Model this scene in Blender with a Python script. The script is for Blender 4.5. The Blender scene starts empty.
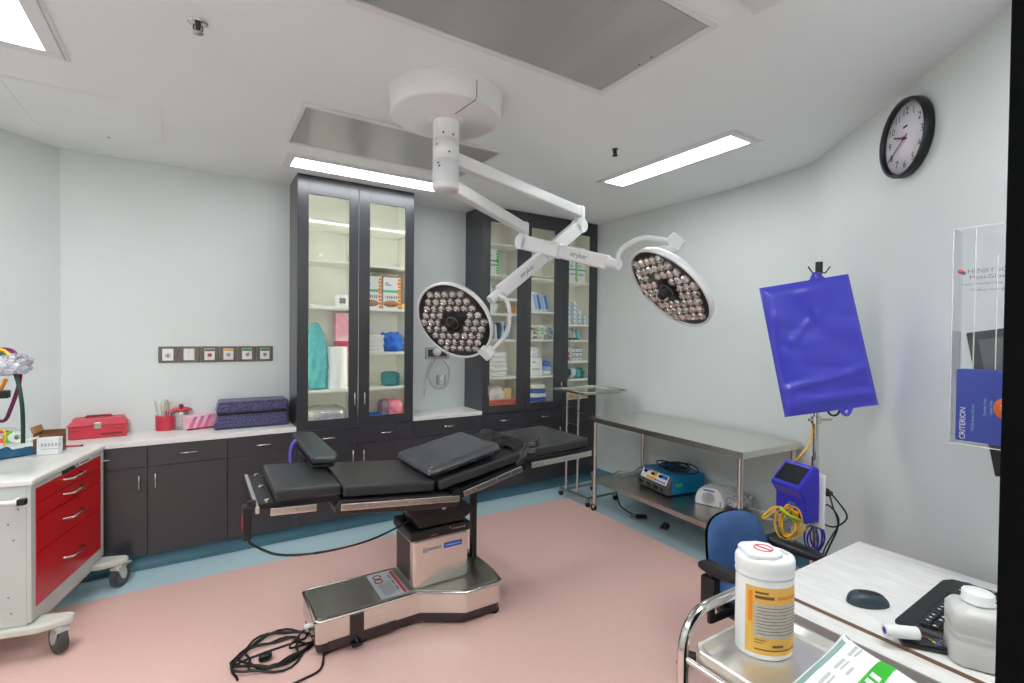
import bpy, bmesh, math, random
from mathutils import Vector, Matrix, noise, Euler
random.seed(4)
PI = math.pi
sc = bpy.context.scene
COL = sc.collection
# ------------------------------------------------------------------ camera model (calibrated from the room's straight lines)
F, YAW, PITCH, ROLL = 491.2, 0.56936, 0.01447, 0.01027
EYE = Vector((0, 0, 1.656))
cy, sy, cp, sp, cr, sr = math.cos(YAW), math.sin(YAW), math.cos(PITCH), math.sin(PITCH), math.cos(ROLL), math.sin(ROLL)
fw = Vector((sy*cp, cy*cp, -sp)); rt = Vector((cy, -sy, 0)); up = rt.cross(fw)
RT = rt*cr + up*sr; UP = up*cr - rt*sr
def ray(x, y): return RT*((x-512)/F) - UP*((y-341.5)/F) + fw
def atz(x, y, z): d = ray(x, y); return EYE + d*((z-EYE.z)/d.z)
def aty(x, y, Y): d = ray(x, y); return EYE + d*(Y/d.y)
def atx(x, y, X): d = ray(x, y); return EYE + d*(X/d.x)
def atd(x, y, D): return EYE + ray(x, y)*D
cam = bpy.data.objects.new('camera', bpy.data.cameras.new('camera')); COL.objects.link(cam)
cam.matrix_world = Matrix(((RT.x, UP.x, -fw.x, EYE.x), (RT.y, UP.y, -fw.y, EYE.y), (RT.z, UP.z, -fw.z, EYE.z), (0, 0, 0, 1)))
cam.data.sensor_width = 36; cam.data.lens = F/1024*36; cam.data.clip_start = .02
sc.camera = cam
# ------------------------------------------------------------------ materials
def lin(c): return tuple(((v/255)/12.92 if v/255 <= .04045 else ((v/255+.055)/1.055)**2.4) for v in c)
def M(name, c, rough=.5, metal=0, var=.06, scale=8, bump=0, bscale=60, spec=.5, coat=0, stretch=None, emit=0, alpha=1, trans=0, wear=None):
    m = bpy.data.materials.new(name); m.use_nodes = True
    nt = m.node_tree; b = nt.nodes['Principled BSDF']
    b.inputs['Roughness'].default_value = rough; b.inputs['Metallic'].default_value = metal
    b.inputs['Specular IOR Level'].default_value = spec; b.inputs['Coat Weight'].default_value = coat; b.inputs['Coat Roughness'].default_value = .28
    tc = nt.nodes.new('ShaderNodeTexCoord'); n = nt.nodes.new('ShaderNodeTexNoise'); n.inputs['Scale'].default_value = scale; n.inputs['Detail'].default_value = 5
    mp = nt.nodes.new('ShaderNodeMapping'); nt.links.new(tc.outputs['Object'], mp.inputs['Vector']); nt.links.new(mp.outputs['Vector'], n.inputs['Vector'])
    if stretch: mp.inputs['Scale'].default_value = stretch
    r = nt.nodes.new('ShaderNodeValToRGB'); l = lin(c)
    r.color_ramp.elements[0].position = .3; r.color_ramp.elements[1].position = .7
    r.color_ramp.elements[0].color = tuple(max(0, v*(1-var)) for v in l)+(1,); r.color_ramp.elements[1].color = tuple(min(1, v*(1+var)) for v in l)+(1,)
    if wear: r.color_ramp.elements[0].color = lin(wear)+(1,)
    nt.links.new(n.outputs['Fac'], r.inputs['Fac']); nt.links.new(r.outputs['Color'], b.inputs['Base Color'])
    if bump:
        n2 = nt.nodes.new('ShaderNodeTexNoise'); n2.inputs['Scale'].default_value = bscale; n2.inputs['Detail'].default_value = 4; nt.links.new(mp.outputs['Vector'], n2.inputs['Vector'])
        bp = nt.nodes.new('ShaderNodeBump'); bp.inputs['Strength'].default_value = bump; bp.inputs['Distance'].default_value = .01
        nt.links.new(n2.outputs['Fac'], bp.inputs['Height']); nt.links.new(bp.outputs['Normal'], b.inputs['Normal'])
    if emit: b.inputs['Emission Color'].default_value = l+(1,); b.inputs['Emission Strength'].default_value = emit
    b.inputs['Alpha'].default_value = alpha; b.inputs['Transmission Weight'].default_value = trans
    return m
def glass_mat(name, tint=(1, 1, 1), gloss=.08, rough=.03, haze=0, hazec=(1, 1, 1), blend=.25):
    m = bpy.data.materials.new(name); m.use_nodes = True; nt = m.node_tree; nt.nodes.clear()
    o = nt.nodes.new('ShaderNodeOutputMaterial'); t = nt.nodes.new('ShaderNodeBsdfTransparent'); g = nt.nodes.new('ShaderNodeBsdfGlossy'); mx = nt.nodes.new('ShaderNodeMixShader')
    t.inputs['Color'].default_value = tint+(1,); g.inputs['Roughness'].default_value = rough
    lw = nt.nodes.new('ShaderNodeLayerWeight'); lw.inputs['Blend'].default_value = blend
    ma = nt.nodes.new('ShaderNodeMath'); ma.operation = 'MULTIPLY_ADD'; ma.inputs[1].default_value = .5; ma.inputs[2].default_value = gloss*.5
    nt.links.new(lw.outputs['Fresnel'], ma.inputs[0]); nt.links.new(ma.outputs[0], mx.inputs[0]); nt.links.new(t.outputs[0], mx.inputs[1]); nt.links.new(g.outputs[0], mx.inputs[2])
    last = mx
    if haze:
        d = nt.nodes.new('ShaderNodeBsdfDiffuse'); d.inputs['Color'].default_value = hazec+(1,); m2 = nt.nodes.new('ShaderNodeMixShader')
        nz = nt.nodes.new('ShaderNodeTexNoise'); nz.inputs['Scale'].default_value = 14; mm = nt.nodes.new('ShaderNodeMath'); mm.operation = 'MULTIPLY'; mm.inputs[1].default_value = haze*2
        nt.links.new(nz.outputs['Fac'], mm.inputs[0]); nt.links.new(mm.outputs[0], m2.inputs[0]); nt.links.new(mx.outputs[0], m2.inputs[1]); nt.links.new(d.outputs[0], m2.inputs[2]); last = m2
    nt.links.new(last.outputs[0], o.inputs['Surface']); return m
WALL = M('wall_paint', (222, 228, 226), .55, var=.015, scale=2, bump=.04, bscale=120)
CEILM = M('ceiling_paint', (238, 243, 243), .8, var=.012, scale=2)
PINK = M('pink_vinyl', (238, 196, 186), .30, var=.02, scale=30, spec=.5)
BLUE = M('blue_vinyl', (192, 219, 227), .30, var=.03, scale=22, spec=.4)
TEAL = M('teal_cove', (92, 140, 158), .35, var=.06, scale=10)
CAB = M('charcoal_laminate', (51, 51, 57), .34, coat=.5, var=.06, scale=6, stretch=(30, 30, 1.5))
CREAM = M('white_melamine', (250, 250, 243), .5, var=.02)
STONE = M('white_worktop', (236, 235, 232), .3, var=.03, scale=25)
STEEL = M('brushed_steel', (224, 221, 214), .24, 1, var=.05, scale=5, stretch=(2, 40, 40))
STEELD = M('dull_steel', (190, 187, 179), .3, 1, var=.09, scale=6)
CHROME = M('chrome', (214, 212, 208), .14, 1, var=.03)
PERF = M('perforated_steel', (184, 184, 184), .38, .4, var=.08, scale=1.6, stretch=(3, .6, 1))
WHITE = M('white_enamel', (228, 228, 228), .32, var=.012)
PLAST = M('white_plastic', (238, 238, 238), .4, var=.02)
GREYW = M('pale_grey_enamel', (200, 203, 198), .4, var=.02)
IVORY = M('ivory_bumper', (214, 213, 203), .45, var=.03)
BLACKP = M('black_pad_vinyl', (50, 50, 51), .36, var=.12, scale=4, bump=.1, bscale=12)
BLACK = M('black_plastic', (20, 20, 22), .4, var=.1)
RUBBER = M('rubber_grey', (72, 70, 72), .6, var=.1)
DOORK = M('black_door_paint', (5, 6, 7), .85, var=.1, spec=.08)
BROWN = M('dark_painted_frame', (58, 50, 50), .4, .2, var=.08)
RED = M('red_drawer', (206, 14, 20), .22, var=.03, coat=.3)
REDP = M('red_plastic', (208, 58, 74), .4, var=.05)
PINKP = M('pink_plastic', (232, 84, 116), .4, var=.08)
HANDLE = M('nickel', (200, 198, 194), .22, 1, var=.03)
PURP = M('purple_vinyl', (28, 24, 58), .35, var=.3, scale=75, bump=.2, bscale=90, wear=(104, 100, 142))
ROYAL = M('royal_blue_vinyl', (74, 74, 200), .24, var=.05, scale=4, bump=.06, bscale=10)
ROYALP = M('royal_blue_plastic', (48, 46, 186), .35, var=.03)
LIGHTP = M('diffuser', (247, 252, 254), .5, emit=7.4)
FILL1 = M('added_fill_glow', (255, 250, 226), .5, emit=5.0); FILL2 = M('added_fill_glow_dim', (255, 250, 226), .5, emit=3.0)  # glow of the unseen strips added to brighten the cabinet interiors
BRONZE = M('bronze_plate', (122, 112, 104), .35, .6, var=.05)
TEALC = M('aqua_cloth', (104, 196, 202), .8, var=.12, scale=18, bump=.3, bscale=20)
BLUEC = M('blue_cloth', (20, 106, 214), .7, var=.15, scale=14, bump=.3, bscale=25)
DTEAL = M('teal_cloth', (58, 134, 146), .8, var=.12, scale=14, bump=.3, bscale=25)
NAVYC = M('slate_blue_cloth', (38, 92, 124), .8, var=.2, scale=10, bump=.3, bscale=25)
ORANGE = M('orange_print', (240, 140, 30), .5)
GREENP = M('green_print', (70, 190, 60), .5)
SEAG = M('sea_green_print', (94, 196, 160), .5)
GREY = M('grey_print', (120, 122, 128), .5)
INK = M('dark_ink', (36, 36, 40), .6)
CARD = M('cardboard', (178, 128, 88), .75, var=.1)
CARDD = M('brown_cardboard', (128, 84, 56), .75, var=.12)
PAPER = M('white_paper', (240, 240, 240), .7, var=.03, scale=14, bump=.1, bscale=16)
PBLUE = M('pale_blue_pack', (150, 190, 226), .5, var=.15)
SALMON = M('salmon_plastic', (236, 120, 106), .4, var=.06)
GLASS = glass_mat('window_glass', (.985, .995, .99), .05, .02, blend=.12)
CLEAR = glass_mat('clear_plastic', (.95, .95, .97), .45, .14, .16, (.9, .9, .95))
FROST = glass_mat('frosted_plastic', (.96, .96, .96), .12, .25, .42, (.95, .95, .93))
ACRY = glass_mat('acrylic', (.985, .988, .99), .04, .05, blend=.15)
CHAIRB = M('blue_chair_fabric', (66, 102, 154), .75, var=.07, scale=40, bump=.1, bscale=300)
DESKT = M('pale_woodgrain', (240, 238, 234), .42, var=.02, scale=7, stretch=(10, 1.3, 4), wear=(227, 224, 220))
EDGE = M('brown_edge_band', (120, 90, 72), .5)
GREYE = M('grey_edge_band', (150, 146, 142), .5)
CYAN = M('cyan_blue_case', (12, 130, 184), .35, var=.04)
DGREY = M('dark_grey_case', (92, 92, 92), .4, var=.05)
YEL = M('yellow_cable', (240, 180, 30), .45)
LIME = M('lime_strap', (190, 214, 40), .45)
CABB = M('blue_cable', (36, 48, 170), .4)
LENS = M('mirror_lens', (196, 190, 186), .1, .88, var=.2, scale=60)
LENSB = M('lamp_face', (38, 26, 26), .35, var=.2, scale=20)
YLAB = M('yellow_label', (238, 184, 84), .5, var=.03)
LABG = M('grey_text_panel', (196, 186, 168), .55, var=.22, scale=260, stretch=(.3, .3, 3.0))
SCREEN = M('dark_screen', (18, 20, 26), .12)
LBLUE = M('light_blue_label', (60, 110, 200), .5)
DOTP = M('pink_stripes', (240, 140, 170), .45, var=.2, scale=10, wear=(246, 226, 232))
GRN = M('dark_green_tube', (12, 58, 44), .4)
PURT = M('purple_tube', (108, 20, 84), .4)
VIOLET = M('violet_plastic', (98, 88, 190), .45)
SPUN = M('crumpled_print', (214, 210, 200), .6, var=.3, scale=30)
TAN = M('tan_basket', (214, 196, 150), .6)
FACE = M('clock_face', (226, 222, 230), .5, var=.01)
DKR = M('dark_red', (140, 24, 34), .4)
STICK = M('wood_stick', (222, 204, 180), .7, var=.1)
# ------------------------------------------------------------------ mesh builder: world coordinates in, one object out
class MB:
    def __init__(s, T=None): s.v = []; s.f = []; s.m = []; s.s = []; s.mi = 0; s.T = T or Matrix()
    def add(s, vs, fs, smooth=False, T=None):
        k = len(s.v); X = s.T @ T if T else s.T
        s.v += [X @ Vector(p) for p in vs]; s.f += [tuple(i+k for i in f) for f in fs]
        s.m += [s.mi]*len(fs); s.s += [smooth]*len(fs); return s
    def bm(s, bm, smooth=False, T=None):
        bm.verts.ensure_lookup_table(); vs = [v.co.copy() for v in bm.verts]; fs = [[v.index for v in f.verts] for f in bm.faces]; bm.free(); return s.add(vs, fs, smooth, T)
    def box(s, x0, y0, z0, x1, y1, z1, bev=0, seg=2, T=None, smooth=False):
        if x1 < x0: x0, x1 = x1, x0
        if y1 < y0: y0, y1 = y1, y0
        if z1 < z0: z0, z1 = z1, z0
        b = bmesh.new(); bmesh.ops.create_cube(b, size=1)
        for v in b.verts: v.co = Vector(((x0+x1)/2+v.co.x*(x1-x0), (y0+y1)/2+v.co.y*(y1-y0), (z0+z1)/2+v.co.z*(z1-z0)))
        if bev: bmesh.ops.bevel(b, geom=list(b.edges), offset=bev, segments=seg, affect='EDGES', profile=.5)
        b.verts.index_update(); return s.bm(b, smooth, T)
    def prism(s, poly, z0, z1, T=None, bev=0, smooth=False):
        b = bmesh.new(); n = len(poly)
        lo = [b.verts.new((p[0], p[1], z0)) for p in poly]; hi = [b.verts.new((p[0], p[1], z1)) for p in poly]
        b.faces.new(lo[::-1]); b.faces.new(hi)
        for i in range(n): b.faces.new((lo[i], lo[(i+1) % n], hi[(i+1) % n], hi[i]))
        bmesh.ops.recalc_face_normals(b, faces=b.faces)
        if bev: bmesh.ops.bevel(b, geom=list(b.edges), offset=bev, segments=2, affect='EDGES', profile=.5)
        b.verts.index_update(); return s.bm(b, smooth, T)
    def cyl(s, p0, p1, r0, r1=None, n=20, caps=True, T=None):
        p0 = Vector(p0); p1 = Vector(p1); r1 = r0 if r1 is None else r1
        d = (p1-p0).normalized(); a = d.orthogonal().normalized(); b = d.cross(a); vs = []
        for p, r in ((p0, r0), (p1, r1)):
            for i in range(n): t = 2*PI*i/n; vs.append(p+(a*math.cos(t)+b*math.sin(t))*r)
        s.add(vs, [(i, (i+1) % n, n+(i+1) % n, n+i) for i in range(n)], True, T)
        if caps: s.add(vs[:n], [tuple(range(n))[::-1]], False, T); s.add(vs[n:], [tuple(range(n))], False, T)
        return s
    def tube(s, pts, r, n=8, closed=False, T=None, caps=True):
        pts = [Vector(p) for p in pts]; N = len(pts); vs = []; prev = None
        for i, p in enumerate(pts):
            if closed: d = pts[(i+1) % N]-pts[i-1]
            else: d = pts[min(i+1, N-1)]-pts[max(i-1, 0)]
            if d.length < 1e-9: d = Vector((0, 0, 1))
            d.normalize()
            a = d.orthogonal().normalized() if prev is None else (prev-d*prev.dot(d))
            if a.length < 1e-6: a = d.orthogonal()
            a.normalize(); prev = a; b = d.cross(a); rr = r[i] if isinstance(r, (list, tuple)) else r
            for k in range(n): t = 2*PI*k/n; vs.append(p+(a*math.cos(t)+b*math.sin(t))*rr)
        fs = []
        for i in range(N if closed else N-1):
            j = (i+1) % N
            for k in range(n): fs.append((i*n+k, i*n+(k+1) % n, j*n+(k+1) % n, j*n+k))
        s.add(vs, fs, True, T)
        if caps and not closed: s.add(vs[:n], [tuple(range(n))[::-1]], False, T); s.add(vs[-n:], [tuple(range(n))], False, T)
        return s
    def lathe(s, prof, n=32, T=None, smooth=True, sx=1, sy=1):
        vs = []; m = len(prof)
        for i in range(n):
            t = 2*PI*i/n
            for r, z in prof: vs.append((r*math.cos(t)*sx, r*math.sin(t)*sy, z))
        fs = []
        for i in range(n):
            j = (i+1) % n
            for k in range(m-1): fs.append((i*m+k, j*m+k, j*m+k+1, i*m+k+1))
        s.add(vs, fs, smooth, T)
        for k, flip in ((0, True), (m-1, False)):
            if prof[k][0] > 1e-5 and prof[0] != prof[-1]:
                ring = [i*m+k for i in range(n)]; s.add([vs[i] for i in ring], [tuple(range(n))[::-1] if flip else tuple(range(n))], False, T)
        return s
    def sphere(s, c, r, sc_=(1, 1, 1), T=None, u=16, v=10):
        b = bmesh.new(); bmesh.ops.create_uvsphere(b, u_segments=u, v_segments=v, radius=1)
        for q in b.verts: q.co = Vector((c[0]+q.co.x*r*sc_[0], c[1]+q.co.y*r*sc_[1], c[2]+q.co.z*r*sc_[2]))
        b.verts.index_update(); return s.bm(b, True, T)
    def blob(s, c, size, amp=.12, freq=2.5, seed=0, ex=.55, T=None, sub=4, flat=True):
        """a soft squarish lump with folds, sitting flat on its underside"""
        b = bmesh.new(); bmesh.ops.create_icosphere(b, subdivisions=sub, radius=1)
        off = Vector((seed*3.7, seed*1.3, seed*7.1))
        for q in b.verts:
            p = q.co.normalized(); e = [math.copysign(abs(t)**ex, t) for t in p]
            k = 1+amp*noise.noise(p*freq+off)+amp*.5*noise.noise(p*freq*2.7+off)-amp*.5*abs(noise.noise(p*freq*1.6-off))
            x = Vector(e)*k; z = max(x.z, -.97) if flat else x.z
            q.co = Vector((c[0]+x.x*size[0]/2, c[1]+x.y*size[1]/2, c[2]+z*size[2]/2))
        b.verts.index_update(); return s.bm(b, True, T)
    def grid(s, fn, nu, nv, smooth=True, T=None):
        vs = [fn(i/nu, j/nv) for j in range(nv+1) for i in range(nu+1)]
        return s.add(vs, [(j*(nu+1)+i, j*(nu+1)+i+1, (j+1)*(nu+1)+i+1, (j+1)*(nu+1)+i) for j in range(nv) for i in range(nu)], smooth, T)
    def text(s, txt, size, T, ext=.0006, align='CENTER'):
        cu = bpy.data.curves.new('t', 'FONT'); cu.body = txt; cu.size = size; cu.extrude = ext; cu.align_x = align; cu.align_y = 'CENTER'; cu.resolution_u = 3
        o = bpy.data.objects.new('t', cu); COL.objects.link(o); dg = bpy.context.evaluated_depsgraph_get(); dg.update()
        me = bpy.data.meshes.new_from_object(o.evaluated_get(dg)); vs = [v.co.copy() for v in me.vertices]; fs = [tuple(p.vertices) for p in me.polygons]
        bpy.data.objects.remove(o); bpy.data.meshes.remove(me); bpy.data.curves.remove(cu); return s.add(vs, fs, False, T)
ROOTM = {}
def rootmat(o):
    while o.parent: o = o.parent
    return ROOTM[o.name]
def mesh_obj(name, mb, mat, inv):
    me = bpy.data.meshes.new(name); me.from_pydata([inv @ v for v in mb.v], [], mb.f)
    for m in (mat if isinstance(mat, (list, tuple)) else [mat]): me.materials.append(m)
    me.polygons.foreach_set('material_index', mb.m); me.polygons.foreach_set('use_smooth', mb.s); me.update()
    o = bpy.data.objects.new(name, me); COL.objects.link(o); return o
def tagit(o, label, cat, group=None, kind=None):
    if label: o['label'] = label
    if cat: o['category'] = cat
    if group: o['group'] = group
    if kind: o['kind'] = kind
def mat4(loc, rz=0): return Matrix.Translation(Vector(loc)) @ Matrix.Rotation(rz, 4, 'Z')
def thing(name, label, cat, loc, rz=0, group=None):
    o = bpy.data.objects.new(name, None); o.empty_display_size = .05; COL.objects.link(o)
    o.location = loc; o.rotation_euler = (0, 0, rz); ROOTM[o.name] = mat4(loc, rz); tagit(o, label, cat, group); return o
def part(name, mb, mat, parent, label=None, kind=None):
    o = mesh_obj(name, mb, mat, rootmat(parent).inverted()); o.parent = parent; tagit(o, label, None, None, kind); return o
def solo(name, mb, mat, label, cat, group=None, kind=None, loc=None):
    if loc is None:
        xs = [v.x for v in mb.v]; ys = [v.y for v in mb.v]; loc = ((min(xs)+max(xs))/2, (min(ys)+max(ys))/2, min(v.z for v in mb.v))
    o = mesh_obj(name, mb, mat, mat4(loc).inverted()); o.location = loc; ROOTM[o.name] = mat4(loc); tagit(o, label, cat, group, kind); return o
def struct(name, mb, mat, label, cat): return solo(name, mb, mat, label, cat, None, 'structure', (0, 0, 0))
def frame(o, x, y, z=None):
    x = Vector(x).normalized(); y = Vector(y); y = (y-x*y.dot(x)).normalized(); z = x.cross(y)
    return Matrix(((x.x, y.x, z.x, o[0]), (x.y, y.y, z.y, o[1]), (x.z, y.z, z.z, o[2]), (0, 0, 0, 1)))
def bez(P, n=24):
    """smooth curve through points (Catmull-Rom)"""
    P = [Vector(p) for p in P]; Q = [P[0]*2-P[1]]+P+[P[-1]*2-P[-2]]; out = []; segs = len(P)-1; m = max(2, n//segs)
    for i in range(segs):
        a, b, c, d = Q[i:i+4]
        for k in range(m):
            t = k/m; out.append(.5*((2*b)+(c-a)*t+(2*a-5*b+4*c-d)*t*t+(3*b-a-3*c+d)*t**3))
    out.append(P[-1]); return out
# ------------------------------------------------------------------ the room
CE, WB, WR, YF = 2.91, 4.56, 3.82, 4.19
ring = [(-.80, WB), (WR, WB), (WR, 2.75), (3.808, 2.32), (3.782, 2.06), (3.712, 1.83), (3.57, 1.655), (2.574, .573), (1.42, -.70), (-1.9, -.70), (-1.9, 3.51)]
def wall(name, pts, label):
    mb = MB(); t = .12
    n = len(pts); off = []
    for i in range(n):
        a = Vector(pts[max(i-1, 0)]); b = Vector(pts[min(i+1, n-1)]); d = (b-a).normalized(); off.append(Vector(pts[i])+Vector((-d.y, d.x))*t)
    for i in range(n-1):
        q = [pts[i], pts[i+1], tuple(off[i+1]), tuple(off[i])]; mb.prism(q, 0, CE+.05)
    return struct(name, mb, WALL, label, 'wall')
wall('wall_back', [ring[0], ring[1]], 'pale mint painted back wall behind the cabinets')
mbw = MB()
# right wall bends softly towards the clock: one smooth skin with thickness behind
pts = ring[1:9]
inn = [Vector((p[0], p[1])) for p in pts]
def skin(a, b, name, label, smooth):
    mb = MB(); seg = inn[a:b+1]; N = len(seg); off = []
    for i in range(N):
        p = seg[max(i-1, 0)]; q = seg[min(i+1, N-1)]; d = (q-p).normalized(); off.append(seg[i]+Vector((-d.y, d.x))*.12)
    vs = [(p.x, p.y, z) for z in (0, CE+.05) for p in seg]; mb.add(vs, [(i, i+1, N+i+1, N+i) for i in range(N-1)], smooth)
    vs = [(p.x, p.y, z) for z in (0, CE+.05) for p in off]; mb.add(vs, [(i+1, i, N+i, N+i+1) for i in range(N-1)], smooth)
    for i in (0, N-1): mb.add([(seg[i].x, seg[i].y, 0), (off[i].x, off[i].y, 0), (off[i].x, off[i].y, CE+.05), (seg[i].x, seg[i].y, CE+.05)], [(0, 1, 2, 3)])
    struct(name, mb, WALL, label, 'wall')
skin(0, 7, 'wall_right', 'pale mint right wall that bends round behind the hanging blue pouch', True)
wall('wall_near', [ring[8], ring[9]], 'pale mint wall behind the viewpoint')
wall('wall_left', [ring[9], ring[10]], 'pale mint left wall')
wall('wall_corner', [ring[10], ring[0]], 'pale mint slanting wall behind the red drawer cart')
mb = MB(); mb.prism([(p[0]*1.03, p[1]*1.03) for p in ring], -.06, 0); mb.f = mb.f
PK = [(-.95, 3.885), (3.17, 3.885), (3.10, 1.55), (2.1, .35), (1.2, -.6), (-1.7, -.6), (-1.7, 3.1)]
struct('floor', mb, BLUE, 'pale blue vinyl floor border along the walls', 'floor')
mb = MB(); mb.prism(PK, -.002, .0012); struct('floor_center', mb, PINK, 'rose pink vinyl floor field inside the blue border', 'floor')
mb = MB(); mb.prism([(p[0]*1.03, p[1]*1.03) for p in ring], CE, CE+.06); struct('ceiling', mb, CEILM, 'smooth light grey painted ceiling', 'ceiling')
def cove(name, pts, label, h=.15):
    mb = MB(); prof = [(0, h), (.006, h), (.008, .05), (.018, .02), (.04, .003), (.06, .0005)]
    P = [Vector(p) for p in pts]; N = len(P); rows = []
    for i in range(N):
        d = (P[min(i+1, N-1)]-P[max(i-1, 0)]).normalized(); nr = Vector((d.y, -d.x)); rows.append([(P[i].x+nr.x*a, P[i].y+nr.y*a, z) for a, z in prof])
    m = len(prof); mb.add([q for r in rows for q in r], [(i*m+k, (i+1)*m+k, (i+1)*m+k+1, i*m+k+1) for i in range(N-1) for k in range(m-1)], True)
    struct(name, mb, TEAL, label, 'baseboard')
cove('baseboard_right', [(WR, YF+.0)]+ring[2:9], 'blue coved base along the right wall')
cove('baseboard_left', ring[9:11]+[ring[0]], 'blue coved base along the left walls')
cove('baseboard_back', [(-1.2, YF+.075), (WR, YF+.075)], 'blue coved toe kick under the charcoal base cabinets', .108)
# black door leaf standing open at the right edge of the view
dm = frame((0.6435, .1262, 0), (.855, -.52, 0), (.52, .855, 0))
mb = MB(dm); mb.box(0, -.022, .006, 1.13, .022, 2.35, .003); d1 = struct('door_1', mb, DOORK, 'black door leaf standing open at the right edge', 'door')
mb = MB(dm); mb.cyl((.07, .022, 1.02), (.07, .07, 1.02), .011); mb.cyl((.07, .07, 1.02), (.2, .07, 1.02), .009); part('door_handle', mb, STEEL, d1)
# ------------------------------------------------------------------ ceiling fittings
def ceiling_light(x0, y0, x1, y1, label, fr=.045):
    t = thing('ceiling_light', label, 'ceiling light', ((x0+x1)/2, (y0+y1)/2, CE-.012), 0, 'recessed ceiling light panels')
    mb = MB(); z0, z1 = CE-.012, CE-.0005
    for a in ((x0, y0, x1, y0+fr), (x0, y1-fr, x1, y1), (x0, y0+fr, x0+fr, y1-fr), (x1-fr, y0+fr, x1, y1-fr)): mb.box(a[0], a[1], z0, a[2], a[3], z1, .003)
    f2 = fr*.45
    for a in ((x0-f2*.6, y0-f2*.6, x1+f2*.6, y0), (x0-f2*.6, y1, x1+f2*.6, y1+f2*.6), (x0-f2*.6, y0, x0, y1), (x1, y0, x1+f2*.6, y1)): mb.box(a[0], a[1], CE-.005, a[2], a[3], z1, .001)
    part('frame', mb, WHITE, t)
    mb = MB(); mb.box(x0+fr, y0+fr, CE-.008, x1-fr, y1-fr, CE-.002); part('diffuser', mb, LIGHTP, t)
ceiling_light(-1.2, 1.78, -.515, 3.05, 'wide glowing ceiling panel light above the red drawer cart', .06)
ceiling_light(.54, 3.76, 1.80, 4.06, 'narrow glowing ceiling light in front of the two-door tall cabinet')
ceiling_light(2.735, 1.81, 3.03, 3.02, 'narrow glowing ceiling light near the right wall')
ceiling_light(1.15, -.45, 1.75, .75, 'added wide fill light panel, out of view above the desk and steel tray cart', .06)  # panel added out of view to brighten the room
ceiling_light(-1.2, -.5, -.55, .75, 'added wide fill light panel, unseen behind the viewpoint', .06)  # second added panel, unseen, lifts the overall brightness
def diffuser_panel(x0, y0, x1, y1, label):
    t = thing('ceiling_vent', label, 'vent', ((x0+x1)/2, (y0+y1)/2, CE-.014), 0, 'perforated steel ceiling vents')
    mb = MB(); f = .032
    for a in ((x0-f, y0-f, x1+f, y0), (x0-f, y1, x1+f, y1+f), (x0-f, y0, x0, y1), (x1, y0, x1+f, y1)): mb.box(a[0], a[1], CE-.014, a[2], a[3], CE-.0005, .003)
    part('frame', mb, WHITE, t)
    mb = MB(); mb.box(x0+.006, y0+.006, CE-.009, x1-.006, y1-.006, CE-.003); p = part('perforated_panel', mb, PERF, t)
    mb = MB()
    for k in range(2): mb.cyl((x1-.02, y0+(.28+.07*k), CE-.011), (x1-.02, y0+(.28+.07*k), CE-.009), .004, n=8)
    part('screws', mb, BLACK, p)
diffuser_panel(.50, 1.255, 1.725, 1.885, 'large perforated steel ceiling vent nearest the viewer')
diffuser_panel(.505, 2.915, 1.745, 3.505, 'perforated steel ceiling vent beside the surgical light canopy')
def sprinkler(p, label, esc):
    t = thing('sprinkler_head', label, 'sprinkler', (p.x, p.y, CE-.05), 0, 'ceiling sprinkler heads'); c = Matrix.Translation((p.x, p.y, CE))
    mb = MB(c); mb.lathe([(esc, -.0005), (esc, -.004), (esc*.7, -.008), (.018, -.006)], 24); part('escutcheon', mb, CHROME if esc > .03 else BLACK, t)
    mb = MB(c); mb.cyl((0, 0, -.004), (0, 0, -.03), .012, .009, 12); mb.tube([(-.014, 0, -.012), (-.016, 0, -.03), (0, 0, -.042)], .003, 6); mb.tube([(.014, 0, -.012), (.016, 0, -.03), (0, 0, -.042)], .003, 6); mb.cyl((0, 0, -.03), (0, 0, -.042), .004, n=8)
    part('body', mb, BROWN, t); mb = MB(c); mb.lathe([(0, -.042), (.02, -.043), (.02, -.046), (0, -.047)], 16); part('deflector', mb, STEELD if esc > .03 else BLACK, t)
sprinkler(atz(198, 22, CE), 'sprinkler head with chrome ring above the red drawer cart', .036)
sprinkler(atz(615, 149, CE), 'small dark sprinkler head near the right hand ceiling light', .02)
t = thing('access_panel', 'flush white access hatch in the ceiling over the corner counter', 'hatch', (-.5, 3.8, CE-.004))
mb = MB(); mb.box(-.83, 3.43, CE-.004, -.19, 4.07, CE-.0005, .001); part('hatch_door', mb, CEILM, t)
mb = MB()
for a in ((-.845, 3.415, -.175, 3.425), (-.845, 4.075, -.175, 4.085), (-.845, 3.425, -.835, 4.075), (-.185, 3.425, -.175, 4.075)): mb.box(a[0], a[1], CE-.003, a[2], a[3], CE-.0005)
part('hatch_frame', mb, CEILM, t)
mb = MB(); q = atz(109, 137, CE); mb.cyl((q.x, q.y, CE-.0065), (q.x, q.y, CE-.003), .009, n=12); part('latch', mb, STEELD, t)
q = atz(745, 5, CE)
t = thing('smoke_detector', 'square white ceiling fitting at the top edge of the view', 'detector', (q.x, q.y-.09, CE-.02))
mb = MB(mat4((q.x-.03, q.y-.12, CE), .12)); mb.box(-.11, -.11, -.016, .11, .11, -.0005, .006); part('base', mb, WHITE, t)
mb = MB(mat4((q.x-.03, q.y-.12, CE), .12)); mb.box(-.08, -.08, -.026, .08, .08, -.016, .006); part('cover', mb, WHITE, t)
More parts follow.
